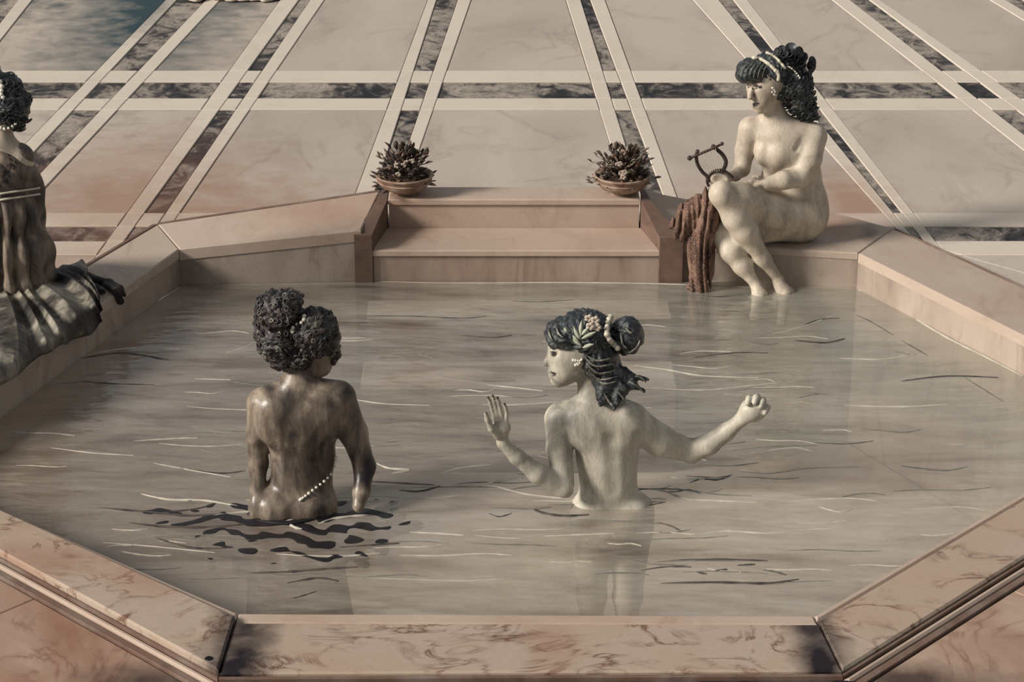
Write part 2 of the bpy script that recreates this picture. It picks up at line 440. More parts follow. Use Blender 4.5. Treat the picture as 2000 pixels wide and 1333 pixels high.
# near floor slabs in the two bottom corners (larger marble flags)
def near_flags(sgn):
    if sgn < 0: o, e = ON1, OL
    else: o, e = ON2, OR
    u = (e-o).normalized(); n = Vector((u.y, -u.x, 0)); n = n if n.dot(Vector((0,-1,0))) > 0 else -n
    a = o + n*.062
    for i in range(5):
        for j in range(2):
            p = a + u*(i*.95-.95) + n*(j*.8)
            q = [p, p+u*.95, p+u*.95+n*.8, p+n*.8]
            q = [Vector((v.x, v.y, ZF)) for v in q]
            q = clip(q, Vector((sgn*.0,0,0)), Vector((sgn*.0,20,0)), sgn < 0)
            q = [v for v in q]
            # keep clear of the plinth
            if len(q) < 3: continue
            q = clip(q, Vector((ON1.x-.02,0,0)) if sgn < 0 else Vector((ON2.x+.02,0,0)), Vector((ON1.x-.02,20,0)) if sgn < 0 else Vector((ON2.x+.02,20,0)), sgn < 0)
            if len(q) < 3 or area(q) < .01: continue
            V, F = slab([q], .06, .004, .001); mesh_obj('floor_flag', V, F, M['near_floor'], floor)
near_flags(-1); near_flags(1)

# ---------------------------------------------------------------- steps
steps = tag(empty('steps', (0, 11.05, 0)), 'flight of broad marble steps leading down into the pool between two flower bowls', 'steps')
def xat(px, py, z, Y=None):
    return (PY(px, py, Y) if Y else P(px, py, z)).x
def step(x0, x1, yf, ybk, z, tread_t, mat_t, mat_r, bot, nose=.012):
    V, F = slab([[Vector((x0,yf-nose,z)), Vector((x1,yf-nose,z)), Vector((x1-.0,ybk,z)), Vector((x0,ybk,z))]], tread_t, .008, 0)
    t = mesh_obj('step', V, F, M[mat_t], steps)
    V, F = slab([[Vector((x0+.003,yf,z-tread_t)), Vector((x1-.003,yf,z-tread_t)), Vector((x1-.003,ybk,z-tread_t)), Vector((x0+.003,ybk,z-tread_t))]], z-tread_t-bot, .001, 0)
    mesh_obj('riser', V, F, M[mat_r], steps)
zt = .329
step(PY(758,388,11.21).x, PY(1250,388,11.21).x, 11.21, 11.40, zt, .03, 'step', 'step', .10)
step(PY(728,488,10.88).x, PY(1288,488,10.88).x, 10.88, 11.21, .171, .03, 'step', 'riser', -.3)
step(PY(715,550,10.70).x, PY(1312,550,10.70).x, 10.70, 10.88, -.10, .03, 'sunk', 'line', -.5)  # dark riser colour paints the edge shade of the sunk steps
step(PY(700,600,10.42).x, PY(1325,600,10.42).x, 10.42, 10.70, -.36, .03, 'sunk', 'line', -.85)
# cheeks: brown side stones, sloping with the flight
def cheek(x0, x1, prof, name='cheek'):
    # prof: (Y, z, x0, x1)
    V, F = [], []
    for (Y, z, a, b) in prof: V += [(a,Y,z),(b,Y,z),(b,Y,-.85),(a,Y,-.85)]
    for i in range(len(prof)-1):
        s = i*4
        for k in range(4): F.append([s+k, s+(k+1)%4, s+4+(k+1)%4, s+4+k])
    F.append([0,3,2,1]); s = (len(prof)-1)*4; F.append([s,s+1,s+2,s+3])
    return mesh_obj(name, V, F, M['cheek'], steps)
xl = lambda px, Y: PY(px, 480, Y).x
cheek(0,0, [(10.86,-.02,xl(692,10.86),xl(727,10.88)), (10.86,.255,xl(692,10.86),xl(727,10.88)), (11.20,.325,xl(738,11.2),xl(758,11.2)), (11.36,.325,xl(748,11.36),xl(758,11.3))])
cheek(0,0, [(10.86,-.02,xl(1288,10.88),xl(1334,10.86)), (10.86,.24,xl(1288,10.88),xl(1334,10.86)), (11.20,.325,xl(1250,11.2),xl(1268,11.2)), (11.36,.325,xl(1250,11.3),xl(1258,11.36))])

# ---------------------------------------------------------------- water
def water_mat():
    s = N('milky_pool_water')
    st = s.mapping((1.0, 4.5, 1)); st2 = s.mapping((1.3, 3.6, 1), (0,0,.12)); st3 = s.mapping((4, 16, 1), (0,0,-.03))
    a = s.noise(st, 1.5, 4, .55, .6); b = s.noise(st2, .9, 4, .55, .8); c = s.noise(st3, 2.2, 3, .6)
    col = s.ramp(s.math('ADD', s.math('MULTIPLY', a, .6), s.math('MULTIPLY', b, .4)), [(.38, srgb(150,140,129)), (.46, srgb(196,184,170)), (.55, srgb(218,207,192)), (.66, srgb(234,225,210))])
    # cool green water to the right, warmer brown to the left and front
    x = s.n('ShaderNodeSeparateXYZ'); s.l(s.pos, x.inputs[0])
    g = s.math('ADD', s.math('MULTIPLY', x.outputs[0], .38), s.math('MULTIPLY', s.math('SUBTRACT', x.outputs[1], 9.3), .22))
    g = s.math('ADD', g, s.math('MULTIPLY', s.math('SUBTRACT', s.noise(s.pos, .9, 2), .5), 1.2))
    col = s.mix(s.ramp(g, [(.15, 0.0), (.8, .55)]), col, srgb(176,188,176))
    col = s.mix(s.ramp(s.math('MULTIPLY', g, -1.0), [(.0, 0.0), (.8, .40)]), col, srgb(188,156,132))
    col = s.mix(.16, col, s.ramp(c, [(.36, .25), (.66, .85)]), 'OVERLAY')
    hb = s.noise(s.mapping((2.4, 7, 1), (0,0,.05)), 2.2, 3, .45, .4)
    nrm = s.bump(hb, .45, .02)
    s.done(col, .32, .5)
    s.b.inputs['IOR'].default_value = 1.33
    tr = s.n('ShaderNodeBsdfTransparent'); tr.inputs[0].default_value = (.93,.91,.88,1)
    gl = s.n('ShaderNodeBsdfGlossy'); gl.inputs['Roughness'].default_value = .10; s.l(nrm, gl.inputs['Normal'])
    m1 = s.n('ShaderNodeMixShader'); m1.inputs[0].default_value = .62
    s.l(s.b.outputs[0], m1.inputs[1]); s.l(tr.outputs[0], m1.inputs[2])
    geo = s.n('ShaderNodeNewGeometry'); dp = s.n('ShaderNodeVectorMath'); dp.operation = 'DOT_PRODUCT'
    s.l(geo.outputs['Incoming'], dp.inputs[0]); s.l(geo.outputs['True Normal'], dp.inputs[1])
    sch = s.math('ADD', .02, s.math('MULTIPLY', .98, s.math('POWER', s.math('SUBTRACT', 1.0, s.math('ABSOLUTE', dp.outputs['Value'])), 5.0)))
    m2 = s.n('ShaderNodeMixShader'); s.l(s.math('MULTIPLY', sch, 1.8), m2.inputs[0])
    s.l(m1.outputs[0], m2.inputs[1]); s.l(gl.outputs[0], m2.inputs[2]); s.l(m2.outputs[0], s.out.inputs['Surface'])
    return s.m
M['water'] = water_mat()
poly = [Vector((p.x,p.y,0)) for p in (I1, A1, B1, L1, I5, IR, N2, N1, IL)]
bm = bmesh.new(); vs = [bm.verts.new(p) for p in poly]; f = bm.faces.new(vs)
if f.normal.z < 0 or True:
    bm.normal_update()
    if f.normal.z < 0: f.normal_flip()
me = bpy.data.meshes.new('pool_water'); bm.to_mesh(me); bm.free(); me.materials.append(M['water'])
water = bpy.data.objects.new('pool_water', me); COL.objects.link(water)
tag(water, 'milky grey green pool water with brushed ripples around the bathers', 'water')

def plain(name, c, rough=.6, spec=.3, nz=.2, sc=30, c2=None):
    s = N(name); n = s.noise(s.mapping((1,1,1)), sc, 4, .6, .5)
    col = s.mix(s.ramp(n, [(.35, 0.0), (.68, 1.0)]), c, c2 or tuple(x*(1-nz*1.6) if i < 3 else 1 for i, x in enumerate(c)))
    s.bump(n, .2, .004); return s.done(col, rough, spec)
M['ripple_highlight'] = plain('highlight_ripple', srgb(196,188,174), .5, .3, .1, 12, srgb(172,164,150))
M['ripple_shade'] = plain('shade_ripple', srgb(58,52,50), .5, .3, .2, 14, srgb(98,88,80))
M['ripple_highlight2'] = plain('green_ripple', srgb(122,120,110), .5, .3, .1, 12, srgb(96,92,84))
rr = random.Random(11)
def ripple(pxs, w, mat, name, hgt=.004):
    pts = catmull([P(x, y, 0.0) for x, y in pxs], 6)
    m = len(pts); rad = [max(.0008, w*math.sin(PI*(i+.35)/(m+.7))**.7*(1+.25*math.sin(i*1.7+pxs[0][0]))) for i in range(m)]
    V, F = [], []
    for i in range(m):
        t = (pts[min(i+1,m-1)]-pts[max(i-1,0)]).normalized(); n = Vector((-t.y, t.x, 0)); r = rad[i]
        h = min(hgt, r*.5)
        for o, z in ((-1,-.002), (-.45,h*.8), (0,h), (.45,h*.8), (1,-.002)): V.append(tuple(pts[i]+n*(o*r)+Vector((0,0,z))))
    for i in range(m-1):
        for k in range(4): F.append([i*5+k, i*5+k+1, i*5+6+k, i*5+5+k])
    return mesh_obj(name, V, F, mat, water, smooth=True)
LIGHT = [  # highlights on the water, modelled as pale ridges
 ([(350,546),(450,549),(560,550),(700,548)], .007), ([(700,549),(900,553),(1100,552),(1300,555),(1480,562)], .005),
 ([(352,560),(300,592),(235,632),(180,665),(100,712),(20,765)], .010), ([(1676,566),(1740,590),(1800,630),(1860,665),(1930,700),(1998,735)], .008),
 ([(275,965),(330,976),(400,978),(470,990)], .008), ([(480,977),(560,978),(650,979),(740,980)], .008), ([(640,975),(730,970),(830,974),(900,968)], .005),
 ([(735,905),(760,915),(800,918),(765,925)], .008), ([(880,948),(960,950),(1030,966),(1120,976)], .006), ([(930,952),(970,940),(1010,934),(1022,936)], .012),
 ([(1040,978),(1130,980),(1200,976),(1260,980),(1300,980)], .008), ([(1262,955),(1300,960),(1340,975),(1390,978),(1480,982)], .008),
 ([(1240,1042),(1300,1040),(1360,1044),(1420,1038),(1500,1042),(1560,1036),(1640,1032)], .006), ([(1060,1048),(1130,1045),(1200,1042)], .006),
 ([(540,1026),(580,1012),(600,1006)], .010), ([(560,1020),(575,1030),(590,1034)], .009), ([(620,1024),(660,1012),(720,1006)], .008),
 ([(780,1085),(860,1086),(940,1082),(1000,1085)], .006), ([(860,925),(900,914),(960,908)], .005), ([(800,1040),(850,1042),(905,1046)], .006),
 ([(1300,760),(1380,762),(1450,755),(1520,748)], .004), ([(1240,715),(1300,722),(1370,734),(1480,738)], .005), ([(1420,918),(1500,925),(1580,915),(1680,912)], .004),
 ([(950,752),(1010,758),(1060,764)], .005), ([(940,790),(1000,791),(1090,785)], .004), ([(1330,888),(1380,900)], .003), ([(300,905),(380,920),(450,932)], .004),
 ([(100,875),(180,885),(260,890)], .004), ([(640,770),(740,788),(840,792)], .004), ([(380,740),(450,742)], .004), ([(180,690),(260,680),(350,682)], .006),
 ([(440,690),(480,678),(500,668)], .005), ([(1310,932),(1345,936),(1420,934)], .011), ([(740,1130),(900,1135),(1000,1130)], .003), ([(1500,655),(1560,640),(1640,612)], .004),
 ([(1640,700),(1720,702),(1790,692)], .005), ([(1650,792),(1760,795),(1850,790)], .006), ([(200,1060),(300,1068),(420,1080)], .004), ([(400,1010),(480,1000),(540,1006)], .006),
]
for pts, w in LIGHT: ripple(pts, w*1.0, M['ripple_highlight'], 'highlight_ripple')
DARK = [  # dark reflections and shade on the water, modelled as dark ridges
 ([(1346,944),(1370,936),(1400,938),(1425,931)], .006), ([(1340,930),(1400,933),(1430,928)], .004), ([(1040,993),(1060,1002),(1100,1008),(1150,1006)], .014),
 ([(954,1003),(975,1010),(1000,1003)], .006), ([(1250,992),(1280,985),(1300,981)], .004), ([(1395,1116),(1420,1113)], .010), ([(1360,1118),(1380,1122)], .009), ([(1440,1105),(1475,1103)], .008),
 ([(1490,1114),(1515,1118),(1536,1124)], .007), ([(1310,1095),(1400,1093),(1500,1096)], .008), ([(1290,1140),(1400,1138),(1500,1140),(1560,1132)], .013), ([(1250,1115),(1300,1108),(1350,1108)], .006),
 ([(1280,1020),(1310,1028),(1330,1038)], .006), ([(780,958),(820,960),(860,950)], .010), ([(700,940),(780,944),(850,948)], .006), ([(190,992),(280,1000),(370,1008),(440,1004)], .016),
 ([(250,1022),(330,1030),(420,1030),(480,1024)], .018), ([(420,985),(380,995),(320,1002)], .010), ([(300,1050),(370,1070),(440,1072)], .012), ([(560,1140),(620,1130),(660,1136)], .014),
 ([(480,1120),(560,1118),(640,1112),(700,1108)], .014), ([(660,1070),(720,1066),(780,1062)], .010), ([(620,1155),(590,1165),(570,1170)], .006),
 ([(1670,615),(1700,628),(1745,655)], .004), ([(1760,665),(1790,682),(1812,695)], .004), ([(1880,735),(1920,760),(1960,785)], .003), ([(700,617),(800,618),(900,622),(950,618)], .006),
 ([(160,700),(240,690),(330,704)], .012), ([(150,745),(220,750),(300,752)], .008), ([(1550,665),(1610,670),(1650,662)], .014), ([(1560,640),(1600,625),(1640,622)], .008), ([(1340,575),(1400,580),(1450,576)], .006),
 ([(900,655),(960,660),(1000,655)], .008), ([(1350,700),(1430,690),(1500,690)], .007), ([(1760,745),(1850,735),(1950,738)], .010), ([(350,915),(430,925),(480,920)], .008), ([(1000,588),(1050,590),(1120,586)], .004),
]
for pts, w in DARK: ripple(pts, w*.9, M['ripple_shade'], 'shade_ripple', .003)
# many thin low ripples
V0 = 0
for i in range(150):
    px = rr.uniform(60, 1900); py = 600 + (rr.random()**.8)*560
    p = P(px, py); ok = True
    for k in range(len(poly)):
        pass
    def inside(q):
        c = sum(poly, Vector())/len(poly)
        for k in range(len(poly)):
            a, b = poly[k-1], poly[k]
            s1 = (b.x-a.x)*(q.y-a.y)-(b.y-a.y)*(q.x-a.x); s2 = (b.x-a.x)*(c.y-a.y)-(b.y-a.y)*(c.x-a.x)
            if s1*s2 < 0: return False
        return True
    ln = rr.uniform(40, 150)*(.6+py/1400); dy = rr.uniform(-8, 8)
    pts = [(px-ln/2, py+rr.uniform(-5,5)), (px-ln/6, py+dy*.5), (px+ln/5, py+dy), (px+ln/2, py+dy*.6+rr.uniform(-6,6))]
    if not all(inside(P(x, y)) for x, y in pts): continue
    ripple(pts, rr.uniform(.0025, .006), M['ripple_highlight'] if rr.random() < .45 else M['ripple_highlight2'], 'fine_ripple', .002)
# ================================================================ solid modelling: smooth unions on a grid
class Field:
    def __init__(s, lo, hi, h=.004):
        s.lo = np.array(lo, np.float32); s.h = h
        s.n = np.maximum(4, np.ceil((np.array(hi)-np.array(lo))/h).astype(int)+1)
        s.f = np.full(s.n, 1.0, np.float32)
        s.ax = [s.lo[i]+np.arange(s.n[i], dtype=np.float32)*h for i in range(3)]
    def win(s, lo, hi):
        a = [int(max(0, math.floor((lo[i]-s.lo[i])/s.h))) for i in range(3)]
        b = [int(min(s.n[i], math.ceil((hi[i]-s.lo[i])/s.h)+1)) for i in range(3)]
        if any(b[i]-a[i] < 1 for i in range(3)): return None
        sl = tuple(slice(a[i], b[i]) for i in range(3))
        return sl, s.ax[0][sl[0]][:,None,None], s.ax[1][sl[1]][None,:,None], s.ax[2][sl[2]][None,None,:]
    def put(s, sl, d, k, op):
        f = s.f[sl]
        if op == '+':
            h = np.maximum(k-np.abs(f-d), 0)/k; s.f[sl] = np.minimum(f, d)-h*h*(k*.25)
        elif op == '-':
            d = -d; h = np.maximum(k-np.abs(f-d), 0)/k; s.f[sl] = np.maximum(f, d)+h*h*(k*.25)
    def cap(s, a, b, ra, rb, k=.02, n=None, sq=1.0, op='+'):
        """tapered capsule; squashed by sq along n"""
        a = np.array(a, float); b = np.array(b, float); R = max(ra, rb); m = R+max(k, 3*s.h)+s.h
        w = s.win(np.minimum(a,b)-m, np.maximum(a,b)+m)
        if w is None: return
        sl, X, Y, Z = w
        d = b-a; L = float(d@d) or 1e-9
        px, py, pz = X-a[0], Y-a[1], Z-a[2]
        t = np.clip((px*d[0]+py*d[1]+pz*d[2])/L, 0, 1)
        qx, qy, qz = px-t*d[0], py-t*d[1], pz-t*d[2]
        r2 = qx*qx+qy*qy+qz*qz
        if n is not None:
            n = np.array(n, float); n /= np.linalg.norm(n)
            q = qx*n[0]+qy*n[1]+qz*n[2]; r2 = r2 + q*q*(1/(sq*sq)-1)
        dist = np.sqrt(np.maximum(r2, 1e-12))-(ra+(rb-ra)*t)
        if n is not None: dist = dist*min(1.0, (sq+1)/2)
        s.put(sl, dist.astype(np.float32), k, op)
    def ell(s, c, r, k=.02, M3=None, op='+'):
        """ellipsoid with radii r, rotated by 3x3 matrix M3 (columns = axes)"""
        c = np.array(c, float); m = max(r)+max(k, 3*s.h)+s.h
        w = s.win(c-m, c+m)
        if w is None: return
        sl, X, Y, Z = w
        p = [X-c[0], Y-c[1], Z-c[2]]
        if M3 is not None:
            A = np.array(M3); p = [p[0]*A[0,i]+p[1]*A[1,i]+p[2]*A[2,i] for i in range(3)]
        k0 = np.sqrt((p[0]/r[0])**2+(p[1]/r[1])**2+(p[2]/r[2])**2)
        k1 = np.sqrt((p[0]/r[0]**2)**2+(p[1]/r[1]**2)**2+(p[2]/r[2]**2)**2)
        s.put(sl, (k0*(k0-1)/np.maximum(k1, 1e-6)).astype(np.float32), k, op)
    def warp(s, fn):
        """add fn(X,Y,Z) to the field near the surface"""
        idx = np.nonzero(np.abs(s.f) < .03)
        x, y, z = s.ax[0][idx[0]], s.ax[1][idx[1]], s.ax[2][idx[2]]
        s.f[idx] += fn(x, y, z).astype(np.float32)
    def cut_below(s, z):
        Z = s.ax[2][None,None,:]; s.f = np.maximum(s.f, (z-Z).astype(np.float32))
    def mesh(s):
        """surface nets"""
        f = s.f.copy(); f[0]=f[-1]=1; f[:,0]=f[:,-1]=1; f[:,:,0]=f[:,:,-1]=1
        ins = f < 0
        acc = np.zeros(tuple(n-1 for n in f.shape), np.int8)
        for dx in (0,1):
            for dy in (0,1):
                for dz in (0,1):
                    acc += ins[dx:f.shape[0]-1+dx, dy:f.shape[1]-1+dy, dz:f.shape[2]-1+dz]
        act = (acc > 0) & (acc < 8)
        ci = np.argwhere(act); nV = len(ci)
        ids = np.full(act.shape, -1, np.int32); ids[act] = np.arange(nV)
        sm = np.zeros((nV,3)); ct = np.zeros(nV)
        cor = [(x,y,z) for x in (0,1) for y in (0,1) for z in (0,1)]
        vals = {c: f[ci[:,0]+c[0], ci[:,1]+c[1], ci[:,2]+c[2]] for c in cor}
        for c in cor:
            for ax in range(3):
                if c[ax]: continue
                e = list(c); e[ax] = 1; e = tuple(e)
                va, vb = vals[c], vals[e]; x = (va < 0) != (vb < 0)
                t = np.where(x, va/np.where(x, va-vb, 1), 0)
                for j in range(3): sm[:,j] += np.where(x, c[j]+(t if j == ax else 0), 0)
                ct += x
        V = s.lo + (ci + sm/np.maximum(ct,1)[:,None])*s.h
        Q = []
        for ax in range(3):
            a, b = [(1,2),(2,0),(0,1)][ax]
            sl0 = [slice(1,-1)]*3; sl1 = [slice(1,-1)]*3; sl0[ax] = slice(0,-1); sl1[ax] = slice(1,None)
            i0, i1 = ins[tuple(sl0)], ins[tuple(sl1)]
            off = np.array([1,1,1]); off[ax] = 0
            for sg in (0,1):
                e = np.argwhere((i0 & ~i1) if sg == 0 else (~i0 & i1)) + off
                if not len(e): continue
                def g(da, db):
                    q = e.copy(); q[:,a] -= da; q[:,b] -= db; return ids[q[:,0], q[:,1], q[:,2]]
                q = np.stack([g(1,1), g(0,1), g(0,0), g(1,0)], 1)
                Q.append(q if sg == 0 else q[:,::-1])
        Q = np.concatenate(Q); Q = Q[(Q >= 0).all(1)]
        return V, Q
def smoothv(V, Q, it=1, w=.5):
    """a light Laplacian pass"""
    E = np.concatenate([Q[:,[0,1]], Q[:,[1,2]], Q[:,[2,3]], Q[:,[3,0]]])
    for _ in range(it):
        S = np.zeros_like(V); C = np.zeros(len(V))
        for j in range(3):
            S[:,j] = np.bincount(E[:,0], V[E[:,1],j], len(V)) + np.bincount(E[:,1], V[E[:,0],j], len(V))
        C = np.bincount(E[:,0], minlength=len(V)) + np.bincount(E[:,1], minlength=len(V))
        V = V*(1-w) + S/np.maximum(C,1)[:,None]*w
    return V
def paint(o, V, marks, name='ink'):
    """make-up, brows, lashes, lips and nails: a colour mask on the skin"""
    val = np.zeros(len(V))
    for a, b, r, amt in marks:
        a = np.array(a); b = np.array(b); d = b-a; L = float(d@d) or 1e-9
        t = np.clip(((V-a)@d)/L, 0, 1); q = np.linalg.norm(V-a-t[:,None]*d, axis=1)
        val = np.maximum(val, np.clip((r*1.25-q)/(r*.5), 0, 1)*amt)
    at = o.data.attributes.new(name, 'FLOAT', 'POINT'); at.data.foreach_set('value', val.astype(np.float32))
class Fig:
    """joint helper: (px, py, dy) = picture pixel and depth in metres behind the plane Y0"""
    def __init__(s, Y0, z=.3): s.Y = Y0; s.S = scale_at(Y0, z); s.m = 1/s.S
    def p(s, j): return np.array(PY(j[0], j[1], s.Y+(j[2] if len(j) > 2 else 0)))
    def chain(s, F, js, rs, k=.02, n=None, sq=1.0):
        for i in range(len(js)-1): F.cap(s.p(js[i]), s.p(js[i+1]), rs[i]*s.m, rs[i+1]*s.m, k, n, sq)
    def ell(s, F, j, r, k=.02, tilt=0.0, yaw=0.0, pitch=0.0, op='+'):
        """r in pixels (x, depth, z); tilt = roll in the picture, clockwise"""
        A = Matrix.Rotation(tilt, 3, 'Y') @ Matrix.Rotation(pitch, 3, 'X') @ Matrix.Rotation(yaw, 3, 'Z')
        F.ell(s.p(j), [x*s.m for x in r], k, np.array(A), op)

def skin_mat(name, base, dark, hi, streak=.5, rough=.42, cool=None):
    s = N(name)
    st = s.mapping((9, 9, 2.2)); a = s.noise(st, 2.6, 5, .6, .7)
    b = s.noise(s.mapping((1,1,.8)), 4.5, 4, .55, .8)
    f = s.math('ADD', s.math('MULTIPLY', a, .30), s.math('MULTIPLY', b, .70))
    col = s.ramp(f, [(.44-.14/streak*.5, dark), (.50, base), (.70, hi)])
    g = s.noise(s.mapping((60,60,14)), 3, 2, .6)
    col = s.mix(.14, col, s.ramp(g, [(.38, .2), (.62, .85)]), 'OVERLAY')
    at = s.n('ShaderNodeAttribute'); at.attribute_name = 'ink'
    col = s.mix(at.outputs['Fac'], col, srgb(34,28,32))
    s.bump(s.noise(s.pos, 90, 3, .6), .18, .004)
    return s.done(col, rough, .35)
M['skin1'] = skin_mat('bronze_skin', srgb(98,86,76), srgb(34,30,32), srgb(176,160,140), 1.0, .34)
M['skin2'] = skin_mat('pale_skin', srgb(176,168,152), srgb(120,116,108), srgb(204,198,182), .7, .5)
M['skin3'] = skin_mat('ivory_skin', srgb(184,170,152), srgb(134,122,110), srgb(206,194,176), .6, .5)
def hair_mat(name, dark, mid, hi, t=.60):
    s = N(name)
    a = s.noise(s.mapping((1,1,1)), 26, 5, .65, 1.6)
    col = s.ramp(a, [(.36, dark), (.52, mid), (t+.1, hi)])
    s.bump(s.noise(s.pos, 130, 3, .6, 1.0), .5, .006)
    return s.done(col, .42, .5)
M['hair1'] = hair_mat('dark_hair_brown', srgb(26,22,24), srgb(48,42,42), srgb(104,90,80))
M['hair2'] = hair_mat('dark_hair_blue', srgb(16,20,27), srgb(40,45,48), srgb(112,116,110))
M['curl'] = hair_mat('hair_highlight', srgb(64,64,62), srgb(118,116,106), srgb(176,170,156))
M['ribbon'] = plain('cream_ribbon', srgb(204,196,176), .5, .3, .12, 40)
M['pearl'] = plain('pearl', srgb(222,216,200), .25, .6, .05, 30)
M['leafpale'] = plain('pale_laurel', srgb(176,178,158), .5, .3, .15, 40)
M['rose'] = plain('dark_rose', srgb(24,24,32), .45, .5, .2, 26, srgb(84,84,84))

def hair_wave(cx, cz, n=26, amp=.0035, seed=0):
    def fn(x, y, z):
        a = np.arctan2(z-cz, x-cx); r = np.hypot(x-cx, z-cz)
        return amp*np.sin(a*n + r*60 + seed + 2*np.sin(y*40)) + amp*.6*np.sin(x*210+3*np.sin(z*55+seed))*np.sin(z*160+2*np.sin(y*90))
    return fn
def curls(V, count, r0, rt, seed, sel=None, turns=1.6):
    """spiral curls set on the surface of a hair mass"""
    g = np.random.default_rng(seed); c = V.mean(0); idx = g.integers(0, len(V), count*3); OV, OF = [], []; made = 0
    for i in idx:
        p = V[i]
        if sel is not None and not sel(p): continue
        nrm = p-c; nrm /= (np.linalg.norm(nrm)+1e-9); nrm = nrm + np.array([0,-.5,0]); nrm /= np.linalg.norm(nrm)
        u = np.cross(nrm, [0,0,1.0]); u /= (np.linalg.norm(u)+1e-9); w = np.cross(nrm, u)
        ph = g.uniform(0, 6.28); r = r0*g.uniform(.6, 1.2); m = 16; pts = []; sg = 1 if g.random() < .5 else -1
        for k in range(m+1):
            t = k/m; a = ph+sg*t*turns*2*PI; rr_ = r*(1-.62*t)
            pts.append(Vector(p + u*math.cos(a)*rr_ + w*math.sin(a)*rr_ + nrm*(rt*(.5+t*1.2))))
        tube(pts, [rt*(.35+.75*math.sin(PI*min(1,(k+.6)/(m+.6)))) for k in range(m+1)], 6, 1.0, OV, OF)
        made += 1
        if made >= count: break
    return OV, OF
def add_field(name, F, mat, parent=None, origin=None, it=1, w=.5, marks=None):
    V, Q = F.mesh()
    if it: V = smoothv(V, Q, it, w)
    o = mesh_obj(name, V, Q, mat, parent, True, origin)
    if marks: paint(o, V, marks)
    return o, V
# ================================================================ bather 1: bronze back, dark drapery
f1 = Fig(P(575, 990).y); p1 = f1.p
def box(fig, x0, y0, x1, y1, d0, d1, zlo=None):
    a = [fig.p((x, y, d)) for x in (x0, x1) for y in (y0, y1) for d in (d0, d1)]
    lo = np.min(a, 0); hi = np.max(a, 0)
    if zlo is not None: lo[2] = zlo
    return lo, hi
lo, hi = box(f1, 470, 590, 765, 990, -.20, .30, -.90)
F = Field(lo, hi, .0042)
E = lambda j, r, **k: f1.ell(F, j, r, **k)
# hips and legs under water
wl = f1.p((571,990,0)); bx, by = wl[0], wl[1]
E((571,1005,0), (84,58,62), k=.05)
for sx in (-1,1):
    F.cap((bx+sx*.085,by,-.05), (bx+sx*.07,by+.02,-.45), .092, .06, .04)
    F.cap((bx+sx*.07,by+.02,-.45), (bx+sx*.065,by+.05,-.80), .055, .036, .03)
    F.cap((bx+sx*.065,by+.05,-.80), (bx+sx*.075,by-.0+.16,-.83), .036, .028, .02)
# waist, ribs, shoulders (leaning S curve)
E((588,948,.0), (62,44,60), k=.05, tilt=.0)
E((592,890,-.0), (64,46,64), k=.05, tilt=.05)
E((585,828,-.005), (82,52,62), k=.05)
E((574,795,-.0), (84,48,44), k=.04)
E((535,822,-.055), (34,22,50), k=.03, tilt=.10)          # shoulder blades
E((625,815,-.055), (36,22,50), k=.03, tilt=-.15)
f1.chain(F, [(574,770,.0),(582,742,.01),(588,715,.02)], [34,27,27], .03)
f1.chain(F, [(580,760,.0),(515,784,.005)], [24,26], .04); f1.chain(F, [(590,758,.0),(662,772,.005)], [24,29], .04)
# buttocks swell at water line
E((538,985,-.02), (48,50,40), k=.04); E((608,985,-.02), (48,50,40), k=.04)
# left arm
f1.chain(F, [(512,790,.01),(504,850,.02),(504,905,.01),(502,985,-.06)], [29,23,18,13], .02)
f1.chain(F, [(502,985,-.06),(496,1010,-.09)], [13,9], .02)
# right arm
f1.chain(F, [(664,782,.01),(690,845,.03),(712,912,.02)], [32,27,21], .022)
f1.chain(F, [(712,912,.02),(706,960,-.04),(700,990,-.08)], [21,16,12], .02)
# spine furrow and flank folds
for a, b, r0, r1 in (((578,775,-.125),(556,840,-.142),8,9), ((556,840,-.142),(566,905,-.130),9,9), ((566,905,-.130),(572,975,-.125),9,7)):
    F.cap(p1(a), p1(b), r0*f1.m*1.5, r1*f1.m*1.5, .03, op='-')
F.cap(p1((532,880,-.115)), p1((520,800,-.125)), 8*f1.m, 7*f1.m, .03, op='-')
F.cap(p1((612,880,-.13)), p1((648,820,-.125)), 8*f1.m, 8*f1.m, .03, op='-')
F.cap(p1((604,800,-.13)), p1((600,850,-.14)), 6*f1.m, 6*f1.m, .03, op='-')
# head turned away to the right and down
E((613,655,.03), (46,54,52), k=.02, tilt=.1)
E((622,690,.02), (30,40,44), k=.025, tilt=.25)            # jaw / cheek
E((628,715,.0), (20,26,20), k=.02)
f1.chain(F, [(642,690,-.0),(648,697,-.01)], [6,4], .012)  # nose
b1, BV = add_field('person', F, M['skin1'], None, (bx, by, -.83), 2)
tag(b1, 'bronze bather standing in the pool, head bowed, dark curls piled high', 'person')
